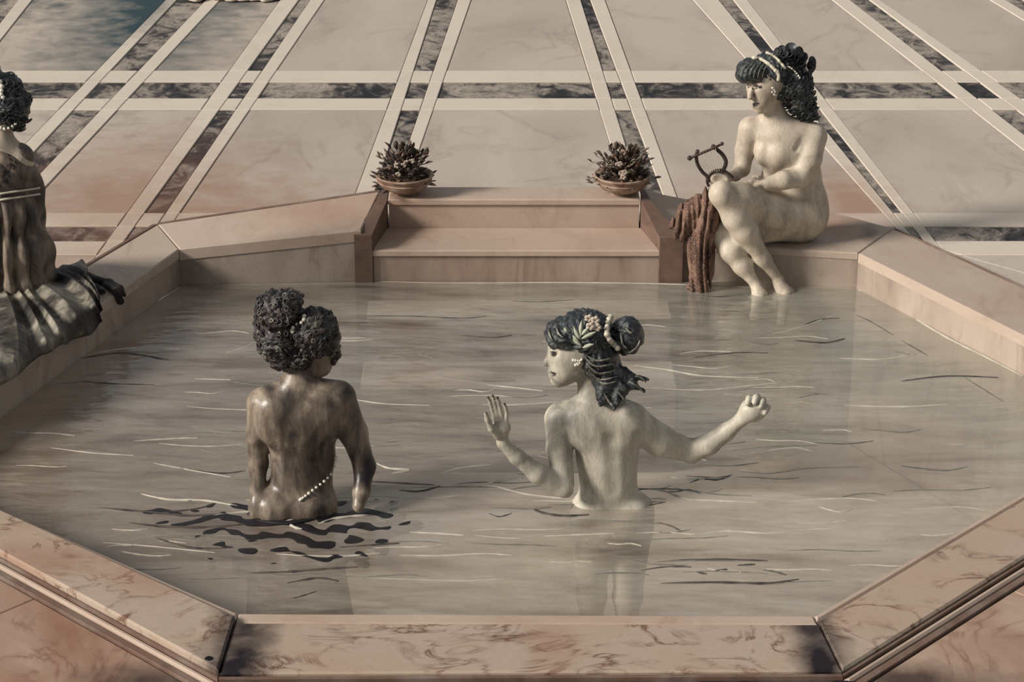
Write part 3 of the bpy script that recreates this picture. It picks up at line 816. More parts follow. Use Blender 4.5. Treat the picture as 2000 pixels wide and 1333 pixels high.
# hair
lo, hi = box(f1, 485, 555, 675, 730, -.18, .22)
F = Field(lo, hi, .0034)
E((617,650,-.0), (44,58,48), k=.02); E((640,668,.0), (24,44,32), k=.02); E((545,607,.0), (44,44,40), k=.02)
E((522,600,-.01), (24,26,24), k=.015); E((562,590,-.02), (28,28,22), k=.015)
E((545,665,.0), (42,48,40), k=.02); E((560,695,.0), (36,38,26), k=.02); E((590,690,.0), (30,44,26), k=.02)
E((518,640,.0), (20,24,28), k=.02); E((652,690,.02), (12,26,22), k=.015)
E((636,715,-.09), (22,40,26), k=.015, op='-')
F.warp(hair_wave(p1((590,640))[0], p1((590,640))[2], 22, .0032))
h1, HV = add_field('hair', F, M['hair1'], b1, None, 0)
OV, OF = curls(HV, 170, .016, .0034, 3, lambda p: p[1] < f1.Y+.02 and p[0] < p1((640,0))[0])
tag(mesh_obj('curls', OV, OF, M['curl'] if False else M['hair1'], h1, True), kind='stuff')
OV, OF = curls(HV, 60, .013, .0020, 9, lambda p: p[1] < f1.Y-.02)
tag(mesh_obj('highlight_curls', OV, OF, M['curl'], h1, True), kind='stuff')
def beads(name, fig, pts, dys, r, n, mat, parent, seed=0, sq=(1,1,1)):
    q = catmull([PY(x, y, fig.Y+d) for (x, y), d in zip(pts, dys)], 8); V, F_ = [], []
    g = random.Random(seed)
    for i in range(n):
        t = i/(n-1)*(len(q)-1); k = min(int(t), len(q)-2); c = q[k].lerp(q[k+1], t-k)
        ball(c, r*g.uniform(.8, 1.15), V, F_, sq)
    return mesh_obj(name, V, F_, mat, parent, True)
def surf(BV, fig, px, py, lift=.004):
    """a point just in front of the body surface that shows at this pixel"""
    base = np.array(ray(px, py)); o = np.array([0,0,CH]); d = BV-o; base /= np.linalg.norm(base)
    t = d@base; r = np.linalg.norm(d-t[:,None]*base, axis=1); m = r < .007
    if not m.any(): return PY(px, py, fig.Y-.08)
    return Vector(o+base*(t[m].min()-lift))
def beads_on(name, BVs, fig, pts, r, n, mat, parent, lift=.004, seed=0):
    q = catmull([Vector((x, y, 0)) for x, y in pts], 10); V, F_ = [], []; g = random.Random(seed)
    for i in range(n):
        t = i/(n-1)*(len(q)-1); k = min(int(t), len(q)-2); c = q[k].lerp(q[k+1], t-k)
        ball(surf(BVs, fig, c.x, c.y, lift), r*g.uniform(.75, 1.15), V, F_)
    return mesh_obj(name, V, F_, mat, parent, True)
beads_on('pearl_string', BV, f1, [(656,895),(652,918),(636,938),(615,955),(596,970),(586,977)], .0066, 15, M['pearl'], b1)
beads_on('hair_pearls', HV, f1, [(594,618),(592,628),(580,634),(570,643),(572,648)], .0085, 7, M['pearl'], h1)
# dark drapery round the hips; the outspread sheets stand in for her dark reflection
lo, hi = box(f1, 300, 985, 840, 1010, -.50, .25, -.83)
hi[2] = .06
F = Field(lo, hi, .006)
F.cap((bx,by,-.10), (bx+.03,by-.02,-.78), .17, .25, .03, n=(0,1,0), sq=.75)
F.ell((bx+.02,by-.22,-.022), (.34,.31,.026), .03); F.ell((bx-.26,by-.08,-.022), (.42,.13,.022), .03); F.ell((bx+.22,by-.14,-.022), (.28,.17,.020), .03)
def folds(x, y, z):
    a = np.arctan2(y-by, x-bx)
    return .008*np.sin(a*15+3*np.sin(x*11)+z*6) + np.where(z > -.07, .014*np.sin(y*52+2.2*np.sin(x*7)+1.3*np.sin(x*23)) + .006*np.sin(x*60+3*np.sin(y*31)) + .004, 0)
F.warp(folds)
M['cloth_and_reflection'] = plain('dark_wet_cloth_and_reflection', srgb(40,36,38), .5, .4, .3, 8, srgb(20,18,22))
F.f = np.maximum(F.f, (F.ax[2]-.002)[None,None,:].astype(np.float32))
add_field('drapery_and_reflection', F, M['cloth_and_reflection'], b1, None, 1)
for ch, r in (([(482,1004),(520,1010),(570,1010),(620,1000),(656,984)], .020), ([(500,1016),(550,1022),(600,1016),(650,1000)], .014), ([(490,992),(510,998),(530,1000)], .012)):
    q = catmull([P(x, y, .004) for x, y in ch], 5); m = len(q)
    V, F_ = tube(q, [r*(.15+.85*math.sin(PI*(i+.4)/(m-.2))) for i in range(m)], 8, .45)
    mesh_obj('wet_fold', V, F_, M['cloth_and_reflection'], b1, True)

# ================================================================ bather 2: pale back, arms spread
f2 = Fig(P(1190, 980).y); p2 = f2.p
lo, hi = box(f2, 935, 595, 1520, 985, -.26, .34, -.86)
F = Field(lo, hi, .0042)
E = lambda j, r, **k: f2.ell(F, j, r, **k)
wl = p2((1195,980,0)); bx2, by2 = wl[0], wl[1]
E((1196,1030,0), (76,54,56), k=.05)
for sx in (-1,1):
    F.cap((bx2+sx*.085,by2,-.05), (bx2+sx*.075,by2+.02,-.45), .09, .058, .04)
    F.cap((bx2+sx*.075,by2+.02,-.45), (bx2+sx*.07,by2+.05,-.80), .055, .036, .03)
    F.cap((bx2+sx*.07,by2+.05,-.80), (bx2+sx*.08,by2+.16,-.83), .036, .028, .02)
E((1188,945,0), (57,40,60), k=.05); E((1186,890,0), (62,42,62), k=.05)
E((1178,835,.0), (74,46,54), k=.05); E((1168,812,.0), (74,40,34), k=.04)
E((1140,835,-.05), (30,18,46), k=.03, tilt=.08); E((1222,835,-.045), (28,18,50), k=.03, tilt=-.05)
f2.chain(F, [(1172,810,.0),(1160,775,.01),(1152,735,.02)], [34,27,27], .03)
f2.chain(F, [(1160,795,.0),(1096,812,.0)], [22,27], .04); f2.chain(F, [(1175,795,.0),(1232,815,.005)], [22,28], .04)
# left arm: upper arm down, forearm raised towards the left
f2.chain(F, [(1090,820,-.01),(1092,880,-.04),(1102,950,-.09)], [27,24,22], .02)
f2.chain(F, [(1102,950,-.09),(1050,925,-.12),(1010,893,-.13),(982,866,-.14)], [22,19,15,11.5], .015)
# hand, palm away, four fingers and a thumb
F.cap(p2((982,866,-.14)), p2((978,832,-.15)), 11*f2.m, 15*f2.m, .012, n=(0,1,0), sq=.62)
F.cap(p2((974,838,-.15)), p2((986,836,-.15)), 12*f2.m, 12*f2.m, .012, n=(0,1,0), sq=.6)
FING = [((968,826),(961,800),(957,786),(953,776),4.6), ((974,822),(968,796),(965,784),(962,773),5.0), ((981,821),(977,798),(974,786),(971,777),5.0), ((989,824),(990,806),(988,797),(985,789),4.6)]
nails2 = []
for q in FING:
    js = [(x, y, -.15-.006*i) for i, (x, y) in enumerate(q[:4])]
    f2.chain(F, js, [q[4], q[4]*.9, q[4]*.8, q[4]*.62], .003)
    nails2.append((p2(js[3])+np.array([0,-.004,0]), p2(js[3])+np.array([0,-.004,.003]), .0065, .9))
f2.chain(F, [(972,852,-.155),(960,838,-.17),(952,820,-.18),(949,808,-.185)], [8,6.5,5.2,4], .008)
nails2.append((p2((949,806,-.19)), p2((949,804,-.19)), .006, .9))
# right arm stretched out, closed fist
f2.chain(F, [(1240,828,.0),(1290,862,.03),(1350,882,.06)], [34,30,23], .025)
f2.chain(F, [(1350,882,.06),(1385,868,.03),(1420,843,.02),(1448,820,.0)], [23,21,17,12.5], .012)
f2.chain(F, [(1448,820,.0),(1465,802,-.01)], [14,21], .012)
E((1474,800,-.005), (27,24,24), k=.015, tilt=-.5)
for i, (x, y) in enumerate(((1463,779),(1477,777),(1489,784),(1497,797))):      # knuckles and curled fingers
    f2.chain(F, [(x-3,y+10,-.045),(x,y,-.03),(x+2,y-1,.01),(x-2,y+9,.05)], [5.5,6.5,6.5,5.5], .005)
f2.chain(F, [(1456,806,.03),(1468,792,.055),(1482,793,.06)], [8,7,6], .006)
# back: spine and flank grooves
for a, b, r0, r1 in (((1175,800,-.115),(1196,865,-.120),7,9), ((1196,865,-.120),(1200,970,-.115),9,9)):
    F.cap(p2(a), p2(b), r0*f2.m*1.5, r1*f2.m*1.5, .03, op='-')
F.cap(p2((1130,970,-.09)), p2((1124,850,-.12)), 10*f2.m, 9*f2.m, .022, op='-')
F.cap(p2((1160,900,-.13)), p2((1144,815,-.125)), 6*f2.m, 8*f2.m, .025, op='-')
F.cap(p2((1232,940,-.095)), p2((1218,850,-.125)), 6*f2.m, 8*f2.m, .025, op='-')
F.cap(p2((1248,900,-.08)), p2((1246,850,-.075)), 5*f2.m, 5*f2.m, .02, op='-')
# head in profile, facing left
E((1140,672,.02), (62,52,56), k=.02)
E((1112,690,.01), (42,40,52), k=.03)
E((1100,725,.005), (28,32,28), k=.025, tilt=.3)
f2.chain(F, [(1092,744,.0),(1128,724,-.03)], [10,12], .02)
f2.chain(F, [(1092,744,.0),(1128,724,.05)], [10,12], .02)
E((1088,744,.005), (12,14,9), k=.012)                     # chin
f2.chain(F, [(1076,688,.0),(1067,707,-.0),(1067,712,-.0)], [4,4.8,4.6], .010)
f2.chain(F, [(1077,662,.0),(1078,672,-.01)], [10,8], .02) # brow
f2.chain(F, [(1074,728,-.002),(1077,729,-.014)], [4.5,3.5], .006)
f2.chain(F, [(1076,735,-.002),(1079,735,-.014)], [4.5,3.5], .006)
f2.ell(F, (1080,690,-.052), (10,8,7), k=.012, op='-')
f2.ell(F, (1081,690,-.040), (8,8,6), k=.004)
f2.ell(F, (1125,703,-.058), (8,5,13), k=.006)             # ear
m2 = [(p2((1069,681,-.04)), p2((1086,679,-.06)), .0042, .85), (p2((1074,687,-.045)), p2((1086,690,-.062)), .0040, .95), (p2((1078,692,-.055)), p2((1082,693,-.06)), .0045, .8),
      (p2((1073,728,-.012)), p2((1082,730,-.03)), .0042, .9), (p2((1075,735,-.012)), p2((1083,734,-.03)), .0042, .75), (p2((1070,716,-.012)), p2((1073,716,-.018)), .0028, .7)] + nails2
BV2, Q2 = F.mesh(); BV2 = smoothv(BV2, Q2, 2, .45)
b2 = mesh_obj('person', BV2, Q2, M['skin2'], None, True, (bx2, by2, -.83))
for (a, b, r, w) in (((1071,682),(1086,678),.0045,.9), ((1074,687),(1087,690),.0042,1.0), ((1077,692),(1083,694),.0055,.9), ((1073,728),(1084,731),.0058,1.0), ((1076,735),(1083,734),.0052,.9), ((1070,715),(1074,716),.003,.8)):
    m2.append((np.array(surf(BV2, f2, *a, 0)), np.array(surf(BV2, f2, *b, 0)), r, w))
paint(b2, BV2, m2)
tag(b2, 'pale bather seen from behind with both arms lifted, face in profile to the left', 'person')
lo, hi = box(f2, 1050, 595, 1285, 800, -.20, .26)
F = Field(lo, hi, .0034)
E((1098,650,.0), (32,50,26), k=.02, tilt=-.15); E((1082,656,.0), (17,36,22), k=.015)
E((1150,650,.0), (48,58,40), k=.02); E((1165,690,.0), (44,52,42), k=.02); E((1138,632,.0), (40,46,24), k=.02)
E((1225,656,-.0), (32,38,38), k=.006)
E((1180,720,-.0), (36,44,32), k=.02); E((1190,745,-.03), (30,34,24), k=.02); E((1112,672,-.045), (14,20,16), k=.012)
f2.chain(F, [(1190,745,-.04),(1180,775,-.06),(1172,792,-.085)], [20,16,5], .015)
f2.chain(F, [(1200,740,-.04),(1215,760,-.07),(1218,785,-.09)], [18,13,3], .015)
f2.chain(F, [(1210,735,-.04),(1235,750,-.06),(1258,765,-.06)], [14,9,2.5], .012)
f2.chain(F, [(1210,725,-.04),(1240,738,-.05),(1266,742,-.05)], [12,7,2], .012)
f2.chain(F, [(1195,755,-.06),(1206,780,-.09),(1200,800,-.10)], [12,8,2], .01)
F.warp(hair_wave(p2((1160,640))[0], p2((1160,640))[2], 20, .0030, 2))
h2, HV2 = add_field('hair', F, M['hair2'], b2, None, 0)
OV, OF = [], []
g = random.Random(5)
def strand(fig, HVs, pts, r, V, F_, lift=.005):
    q = catmull([Vector((x, y, 0)) for x, y in pts], 4); w = [surf(HVs, fig, c.x, c.y, lift) for c in q]
    m = len(w); tube(w, [r*(.3+.8*math.sin(PI*(i+.3)/(m-.4))) for i in range(m)], 6, 1.0, V, F_)
for pts in ([(1140,690),(1165,705),(1195,700)],[(1142,698),(1165,716),(1200,710)],[(1145,710),(1170,730),(1205,722)],[(1150,722),(1172,742),(1208,735)],[(1212,650),(1216,672),(1226,682)],
            [(1228,690),(1243,680),(1250,665)],[(1070,640),(1074,655),(1080,668)],[(1085,632),(1090,650),(1100,660)],[(1160,735),(1180,750),(1205,745)],[(1222,640),(1230,650),(1236,648)],
            [(1180,770),(1190,785),(1198,795)],[(1205,765),(1215,775),(1222,790)],[(1228,745),(1245,755),(1258,768)],[(1240,735),(1252,738),(1262,748)]):
    strand(f2, HV2, pts, .0042, OV, OF)
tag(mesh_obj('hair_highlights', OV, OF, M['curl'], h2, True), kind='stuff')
# laurel leaves, blossoms, ribbon and earring
def leaf_on(fig, HVs, a, b, w, mat, parent, name='hair_leaf', lift=.008):
    A, B = surf(HVs, fig, *a, lift), surf(HVs, fig, *b, lift+.012); d = B-A; n = Vector((0,-1,.35)).normalized(); s_ = d.cross(n).normalized()
    V = []; 
    for i in range(7):
        t = i/6; ww = w*math.sin(PI*min(1,t*.93+.07))
        c = A+d*t
        V += [tuple(c-s_*ww), tuple(c+n*(ww*.35)), tuple(c+s_*ww), tuple(c-n*.002)]
    Fc = []
    for i in range(6):
        for k in range(4): Fc.append([i*4+k, i*4+(k+1)%4, i*4+4+(k+1)%4, i*4+4+k])
    Fc += [[0,3,2,1],[24,25,26,27]]
    return mesh_obj(name, V, Fc, mat, parent, True)
for a, b in (((1132,663),(1120,638)),((1133,660),(1136,625)),((1136,662),(1165,648)),((1130,668),(1118,655)),((1136,676),(1118,662)),((1138,680),(1160,672)),((1136,655),(1150,640)),((1108,650),(1102,640))):
    leaf_on(f2, HV2, a, b, .0085, M['leafpale'], h2)
M['blossom'] = plain('cream_blossom', srgb(198,182,166), .5, .3, .1, 40)
for c in ((1150,623),(1163,626),(1153,638),(1166,640)):
    V, F_ = [], []; o = surf(HV2, f2, *c, .006)
    for k in range(5):
        a = 2*PI*k/5; ball(o+Vector((math.cos(a)*.010, 0, math.sin(a)*.010)), .009, V, F_, (1,.6,1))
    mesh_obj('hair_blossom', V, F_, M['blossom'], h2, True)
beads_on('hair_ribbon', HV2, f2, [(1192,620),(1187,632),(1185,645),(1186,656),(1192,666),(1200,674),(1206,680)], .0125, 14, M['ribbon'], h2, .002)
beads_on('earring', np.concatenate([HV2, BV2]), f2, [(1120,704),(1127,705),(1133,706),(1130,712),(1124,713),(1136,703)], .006, 9, M['pearl'], b2, .006)

# ================================================================ seated woman with the lyre
f3 = Fig(P(1530, 556).y + .14, .6); p3 = f3.p
lo, hi = box(f3, 1360, 85, 1640, 480, -.42, .30, -.42)
F = Field(lo, hi, .0044)
E = lambda j, r, **k: f3.ell(F, j, r, **k)
YS = f3.Y
# pelvis and trunk
E((1566,427,.02), (52,48,43), k=.05, tilt=-.3)
E((1573,395,.03), (44,42,50), k=.05)
E((1562,345,.02), (43,35,50), k=.05)
E((1536,300,.0), (54,42,52), k=.045, tilt=-.15)
E((1528,262,.0), (58,36,28), k=.04)
E((1490,300,-.045), (17,18,22), k=.035); E((1519,304,-.074), (19,17,22), k=.035)   # chest
E((1505,352,.03), (20,30,34), k=.04)
f3.chain(F, [(1522,250,.0),(1512,225,.0),(1505,200,.0)], [28,21,22], .03)
f3.chain(F, [(1520,246,.0),(1468,247,.02)], [18,21], .035); f3.chain(F, [(1530,244,.0),(1588,264,-.01)], [18,25], .035)
# far arm, hanging, hand on the lyre
f3.chain(F, [(1464,252,.02),(1455,295,.02),(1449,330,-.01)], [22,19,16], .018)
f3.chain(F, [(1449,330,-.01),(1436,342,-.07),(1422,346,-.12)], [16,12,9], .012)
F.cap(p3((1422,346,-.12)), p3((1408,348,-.15)), 9*f3.m, 9*f3.m, .01, n=(0,.4,1), sq=.6)
for i in range(4):
    f3.chain(F, [(1410,344+2.5*i,-.15),(1400,341+3.2*i,-.16),(1393,344+3*i,-.165),(1390,349+2.5*i,-.16)], [3.6,3.3,3,2.6], .004)
f3.chain(F, [(1418,340,-.13),(1410,334,-.15),(1403,333,-.16)], [4.2,3.7,3], .006)
# near arm: down and across the thigh
f3.chain(F, [(1590,268,-.02),(1580,312,-.06),(1562,347,-.10)], [25,24,20], .02)
f3.chain(F, [(1562,347,-.10),(1530,352,-.15),(1498,358,-.16)], [20,18,12], .015)
F.cap(p3((1498,358,-.16)), p3((1480,361,-.165)), 11*f3.m, 10*f3.m, .01, n=(0,.4,1), sq=.6)
for i in range(4):
    f3.chain(F, [(1482,355+4*i,-.165),(1468,354+4.4*i,-.17),(1459,358+4*i,-.172),(1455,363+3.6*i,-.165)], [4,3.6,3.3,2.8], .004)
f3.chain(F, [(1492,352,-.16),(1480,346,-.17),(1471,346,-.17)], [4.5,4,3.3], .006)
# near leg crossed over
f3.chain(F, [(1566,425,.0),(1500,412,-.10),(1445,388,-.20),(1412,378,-.25)], [46,39,29,23], .03)
E((1408,378,-.26), (22,22,22), k=.03)
f3.chain(F, [(1412,384,-.25),(1437,425,-.24),(1455,450,-.235),(1490,505,-.22),(1520,546,-.21)], [22,25,24,14,9.5], .03)
f3.chain(F, [(1520,546,-.21),(1523,560,-.21)], [10.5,12], .01)
# far leg below
f3.chain(F, [(1560,430,.02),(1480,440,-.08),(1408,448,-.15)], [42,34,26], .03)
f3.chain(F, [(1405,452,-.16),(1428,488,-.20),(1450,520,-.22),(1476,556,-.24)], [22,23,17,9.5], .03)
# feet, pointing down into the water
F.cap(p3((1476,556,-.24)), p3((1484,578,-.27)), 11*f3.m, 15*f3.m, .012)
F.cap(p3((1484,578,-.27)), p3((1476,618,-.32)), 15*f3.m, 12*f3.m, .012, n=(0,1,0), sq=.6)
F.cap(p3((1520,550,-.21)), p3((1534,575,-.24)), 11*f3.m, 17*f3.m, .012)
F.cap(p3((1534,575,-.24)), p3((1526,630,-.29)), 17*f3.m, 9*f3.m, .012, n=(0,1,0), sq=.6)
for i in range(5):
    f3.chain(F, [(1468+i*4.2,616,-.32),(1467+i*4.2,624+abs(i-3)*-1.2,-.33)], [3.4,2.6], .005)
    f3.chain(F, [(1519+i*3.4,628,-.29),(1518+i*3.4,638-abs(i-2)*1.5,-.30)], [3.2,2.4], .005)
# furrows: armpit, waist, under thigh
F.cap(p3((1570,268,-.095)), p3((1556,292,-.10)), 5*f3.m, 5*f3.m, .012, op='-')
F.cap(p3((1601,300,-.02)), p3((1598,360,-.04)), 5*f3.m, 6*f3.m, .02, op='-')
# head: three quarter profile, bowed to the left
E((1503,150,.0), (42,44,44), k=.02, tilt=-.2)
E((1490,170,-.03), (32,32,40), k=.025, tilt=-.15)
E((1485,196,-.045), (21,24,22), k=.02, tilt=-.3)
E((1484,213,-.062), (9,9,8), k=.010)
f3.chain(F, [(1486,212,-.055),(1515,190,-.03)], [9,12], .02)
f3.chain(F, [(1471,168,-.085),(1465,184,-.100),(1465,190,-.104)], [3.6,4.6,5.6], .008)
f3.chain(F, [(1463,190,-.09),(1470,192,-.098)], [3,3.6], .004)
f3.chain(F, [(1472,203,-.088),(1479,203,-.088)], [3,3], .005); f3.chain(F, [(1472,207,-.084),(1478,207,-.085)], [3.6,3.4], .005)
E((1465,170,-.078), (5,5,5), k=.006, op='-'); E((1479,169,-.085), (9,7,6), k=.008, op='-')
E((1479,171,-.066), (8,7,6), k=.003)
E((1517,178,-.05), (6,5,10), k=.005)
def on3(x, y, l=0): return np.array(surf(V3, f3, x, y, l))
V3, Q3 = F.mesh(); V3 = smoothv(V3, Q3, 2, .45)
b3 = mesh_obj('person', V3, Q3, M['skin3'], None, True, tuple(np.array([p3((1570,468))[0], YS, ZR])))
m3 = []
for (a, b, r, w) in (((1471,172),(1486,170),.0075,1.0), ((1461,171),(1464,172),.006,.9), ((1470,163),(1487,159),.0055,.8), ((1471,203),(1481,203),.0066,1.0), ((1472,207),(1478,207),.006,.95), ((1465,194),(1469,194),.003,.6)):
    m3.append((on3(*a), on3(*b), r, w))
paint(b3, V3, m3)
tag(b3, 'pale woman sitting on the pool ledge with crossed legs, looking down at her lyre', 'person')
# hair with fringe, curls, roses
lo, hi = box(f3, 1425, 80, 1610, 250, -.18, .22)
F = Field(lo, hi, .0036)
E((1508,138,.01), (42,48,38), k=.02, tilt=.1); E((1470,137,-.035), (30,38,22), k=.018, tilt=.1); E((1455,143,-.05), (18,24,21), k=.012, tilt=.2)
E((1520,165,.01), (28,40,34), k=.02); E((1505,178,-.05), (10,14,16), k=.015)
E((1550,160,.0), (34,38,36), k=.02); E((1562,190,.0), (28,32,34), k=.02); E((1574,215,.0), (18,22,20), k=.02); E((1588,225,-.0), (10,14,10), k=.015)
E((1545,120,.0), (30,30,26), k=.015)
E((1478,178,-.14), (22,30,16), k=.012, op='-')
F.warp(hair_wave(p3((1520,150))[0], p3((1520,150))[2], 24, .0026, 1))
h3, HV3 = add_field('hair', F, M['hair2'], b3, None, 0)
OV, OF = curls(HV3, 120, .018, .0036, 21, lambda p: p[1] < YS+.05 and p[0] > p3((1530,0))[0] and p[2] < p3((1550,140))[2])
tag(mesh_obj('curls', OV, OF, M['hair2'], h3, True), kind='stuff')
OV, OF = curls(HV3, 40, .016, .0022, 31, lambda p: p[1] < YS and p[0] > p3((1532,0))[0] and p[2] < p3((1550,140))[2])
for i in range(6):
    x = 1448+i*8.5; strand(f3, HV3, [(x+14,122-i*.4),(x+2,136),(x-2-i*.0,152+i*.5)], .0022, OV, OF)
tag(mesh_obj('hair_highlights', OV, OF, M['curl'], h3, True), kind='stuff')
for pts, n, r in (([(1472,113),(1482,114),(1494,120),(1505,128),(1515,138)], 17, .0095), ([(1498,103),(1508,107),(1518,115),(1526,124),(1533,132)], 17, .0075), ([(1518,140),(1521,148),(1520,156)], 6, .0095)):
    beads_on('hair_band', HV3, f3, pts, r, n, M['ribbon'], h3, .001)
beads_on('hair_pearls', HV3, f3, [(1540,130),(1548,135),(1555,142),(1562,152)], .0055, 8, M['pearl'], h3)
beads_on('earring', np.concatenate([HV3, V3]), f3, [(1509,172),(1514,178),(1512,184),(1515,186),(1508,180)], .006, 8, M['pearl'], b3, .008)
def rose(c, r, parent, fig, seed):
    g = random.Random(seed); o = Vector(fig.p(c)); V, F_ = [], []
    ball(o, r*.30, V, F_)
    for ring, (cnt, rad, sz) in enumerate(((3, .30, .46), (6, .66, .58))):
        for k in range(cnt):
            a = 2*PI*k/cnt + ring*.6 + g.uniform(-.2,.2)
            dirv = Vector((math.cos(a), 0, math.sin(a))); n = (dirv*.75 + Vector((0,-.7,0))).normalized(); t = n.cross(dirv.cross(n)).normalized(); s_ = n.cross(Vector((0,-1,0))).normalized() if n.cross(Vector((0,-1,0))).length > .01 else Vector((1,0,0))
            base = len(V); m = 6
            up = s_.cross(n).normalized()
            for i in range(m+1):
                for j in range(m+1):
                    u = (i/m-.5)*2; v = (j/m-.5)*2; l = math.hypot(u, v); sc_ = 1/max(1, l)
                    u2, v2 = u*sc_, v*sc_
                    V.append(tuple(o+dirv*(r*rad)+Vector((0,-r*(.5-ring*.3),0)) + s_*(u2*r*sz) + up*(v2*r*sz) + n*((u2*u2+v2*v2)*r*.32)))
            for i in range(m):
                for j in range(m): F_.append([base+i*(m+1)+j, base+i*(m+1)+j+1, base+(i+1)*(m+1)+j+1, base+(i+1)*(m+1)+j])
    return mesh_obj('rose', V, F_, M['rose'], parent, True)
rose((1545,108,-.06), .05, h3, f3, 1); rose((1569,126,-.05), .05, h3, f3, 2); rose((1528,106,-.05), .036, h3, f3, 3)
# ================================================================ lyre
M['wood'] = plain('dark_lyre_wood', srgb(72,56,48), .45, .4, .3, 30, srgb(40,32,30))
M['string'] = plain('gut_string', srgb(206,192,172), .5, .3, .1, 60)
M['shell'] = plain('pale_soundbox', srgb(184,170,152), .5, .3, .12, 20)
q3 = lambda x, y, d=-.17: PY(x, y, YS+d)
ly = tag(empty('lyre', q3(1395,362)), 'small dark lyre with pale strings held on the seated woman\'s knee', 'lyre')
V, F = tube(catmull([q3(1363,293),(q3(1360,306)),q3(1363,322),q3(1372,336),q3(1381,345),q3(1384,356)], 5), [.009]*25+[.007], 8); mesh_obj('arm', V, F, M['wood'], ly, True)
V, F = tube(catmull([q3(1391,284),q3(1400,292),q3(1411,302),q3(1418,316),q3(1414,330),q3(1408,338)], 5), [.010]*25+[.007], 8); mesh_obj('arm', V, F, M['wood'], ly, True)
V, F = tube([q3(1346,309,-.185),q3(1362,303,-.185),q3(1390,291,-.185),q3(1411,281,-.185)], [.008,.007,.0075,.006], 8)
ball(q3(1347,309,-.185), .013, V, F); ball(q3(1410,281,-.185), .010, V, F); mesh_obj('crossbar', V, F, M['wood'], ly, True)
for i in range(6):
    t = i/5
    V, F = tube([q3(1367+t*30, 300-t*13, -.19), q3(1385+t*20, 336-t*2, -.185)], .0016, 6); mesh_obj('string', V, F, M['string'], ly)
V, F = tube(catmull([q3(1384,364),q3(1381,352),q3(1387,340),q3(1398,333),q3(1412,333),q3(1424,340),q3(1432,348)], 5), [.007]*30+[.004], 8); mesh_obj('soundbox_rim', V, F, M['wood'], ly, True)
lo, hi = np.array(q3(1370,370,-.26)), np.array(q3(1440,320,-.08)); lo[0] -= .02; hi[0] += .02
lo, hi = np.minimum(lo, hi)-.02, np.maximum(lo, hi)+.02
F = Field(lo, hi, .0035)
f3.ell(F, (1406,350,-.155), (23,14,15), k=.01, tilt=.25); f3.ell(F, (1406,350,-.195), (17,9,10), k=.01, tilt=.25, op='-')
add_field('soundbox', F, M['shell'], ly, None, 1)

# ================================================================ reddish brown drape hanging from under the knees
def drape_mat():
    s = N('speckled_brown_cloth')
    a = s.noise(s.mapping((1,1,.5)), 12, 4, .6); b = s.noise(s.pos, 170, 2, .7)
    col = s.ramp(a, [(.36, srgb(54,42,40)), (.5, srgb(92,68,58)), (.68, srgb(132,104,90))])
    col = s.mix(s.ramp(b, [(.52, 0.0), (.62, .55)]), col, srgb(176,148,128))
    s.bump(b, .35, .006); return s.done(col, .8, .15)
M['drape'] = drape_mat()
lo, hi = box(f3, 1300, 355, 1415, 580, -.34, .02, -.25)
F = Field(lo, hi, .0045)
f3.chain(F, [(1384,378,-.19),(1382,405,-.20),(1372,440,-.20),(1366,490,-.20),(1366,560,-.20),(1367,620,-.20)], [10,24,24,20,19,17], .02)
f3.chain(F, [(1382,385,-.19),(1345,412,-.19),(1328,440,-.19),(1330,455,-.19),(1342,462,-.19)], [10,17,15,12,9], .02)
f3.chain(F, [(1342,420,-.19),(1352,470,-.20),(1352,540,-.20)], [14,13,9], .02)
f3.chain(F, [(1395,400,-.18),(1392,450,-.16),(1385,500,-.17),(1382,540,-.18)], [12,12,9,7], .02)
x0 = p3((1368,470))[0]
F.warp(lambda x, y, z: .011*(1-2*np.abs(np.sin((x-x0)*62+1.6*np.sin(z*8)+1.1*np.sin((x-x0)*47)))**.8) + .003*np.sin((x-x0)*260+z*20))
dr, _ = add_field('drape', F, M['drape'], None, tuple(p3((1368,550,-.20))), 1)
tag(dr, 'reddish brown cloth hanging over the ledge into the water below the lyre', 'cloth')

# ================================================================ flower bowls on both sides of the steps
M['bowl'] = plain('stone_bowl', srgb(170,148,130), .6, .25, .25, 14, srgb(120,92,76))
M['leaf_a'] = plain('brown_green_leaf', srgb(86,76,68), .6, .2, .3, 40, srgb(58,48,46))
M['leaf_b'] = plain('russet_leaf', srgb(120,94,80), .6, .2, .3, 40, srgb(88,66,58))
M['leaf_c'] = plain('faded_leaf', srgb(140,124,110), .6, .2, .25, 40, srgb(112,96,86))
M['soil'] = plain('soil', srgb(70,56,48), .9, .1, .3, 50)
M['bloom'] = plain('pale_bloom', srgb(190,172,156), .6, .2, .1, 40)
def leaf_mesh(name, mat, l=.034, w=.0115):
    V = []; n = 6
    for i in range(n+1):
        t = i/n; ww = w*math.sin(PI*min(1, t*.9+.06))**.8; z = l*t; c = .006*math.sin(PI*t)
        V += [(-ww, c*.2, z), (0, c+.0015, z), (ww, c*.2, z), (0, c-.0015, z)]
    F = []
    for i in range(n):
        for k in range(4): F.append([i*4+k, i*4+(k+1)%4, i*4+4+(k+1)%4, i*4+4+k])
    F += [[3,2,1,0],[n*4,n*4+1,n*4+2,n*4+3]]
    me = bpy.data.meshes.new(name); me.from_pydata(V, [], F); me.polygons.foreach_set('use_smooth', [True]*len(F)); me.materials.append(mat); return me
LM = [leaf_mesh('leaf', M['leaf_a']), leaf_mesh('leaf_russet', M['leaf_b'], .030, .010), leaf_mesh('leaf_faded', M['leaf_c'], .030, .012)]
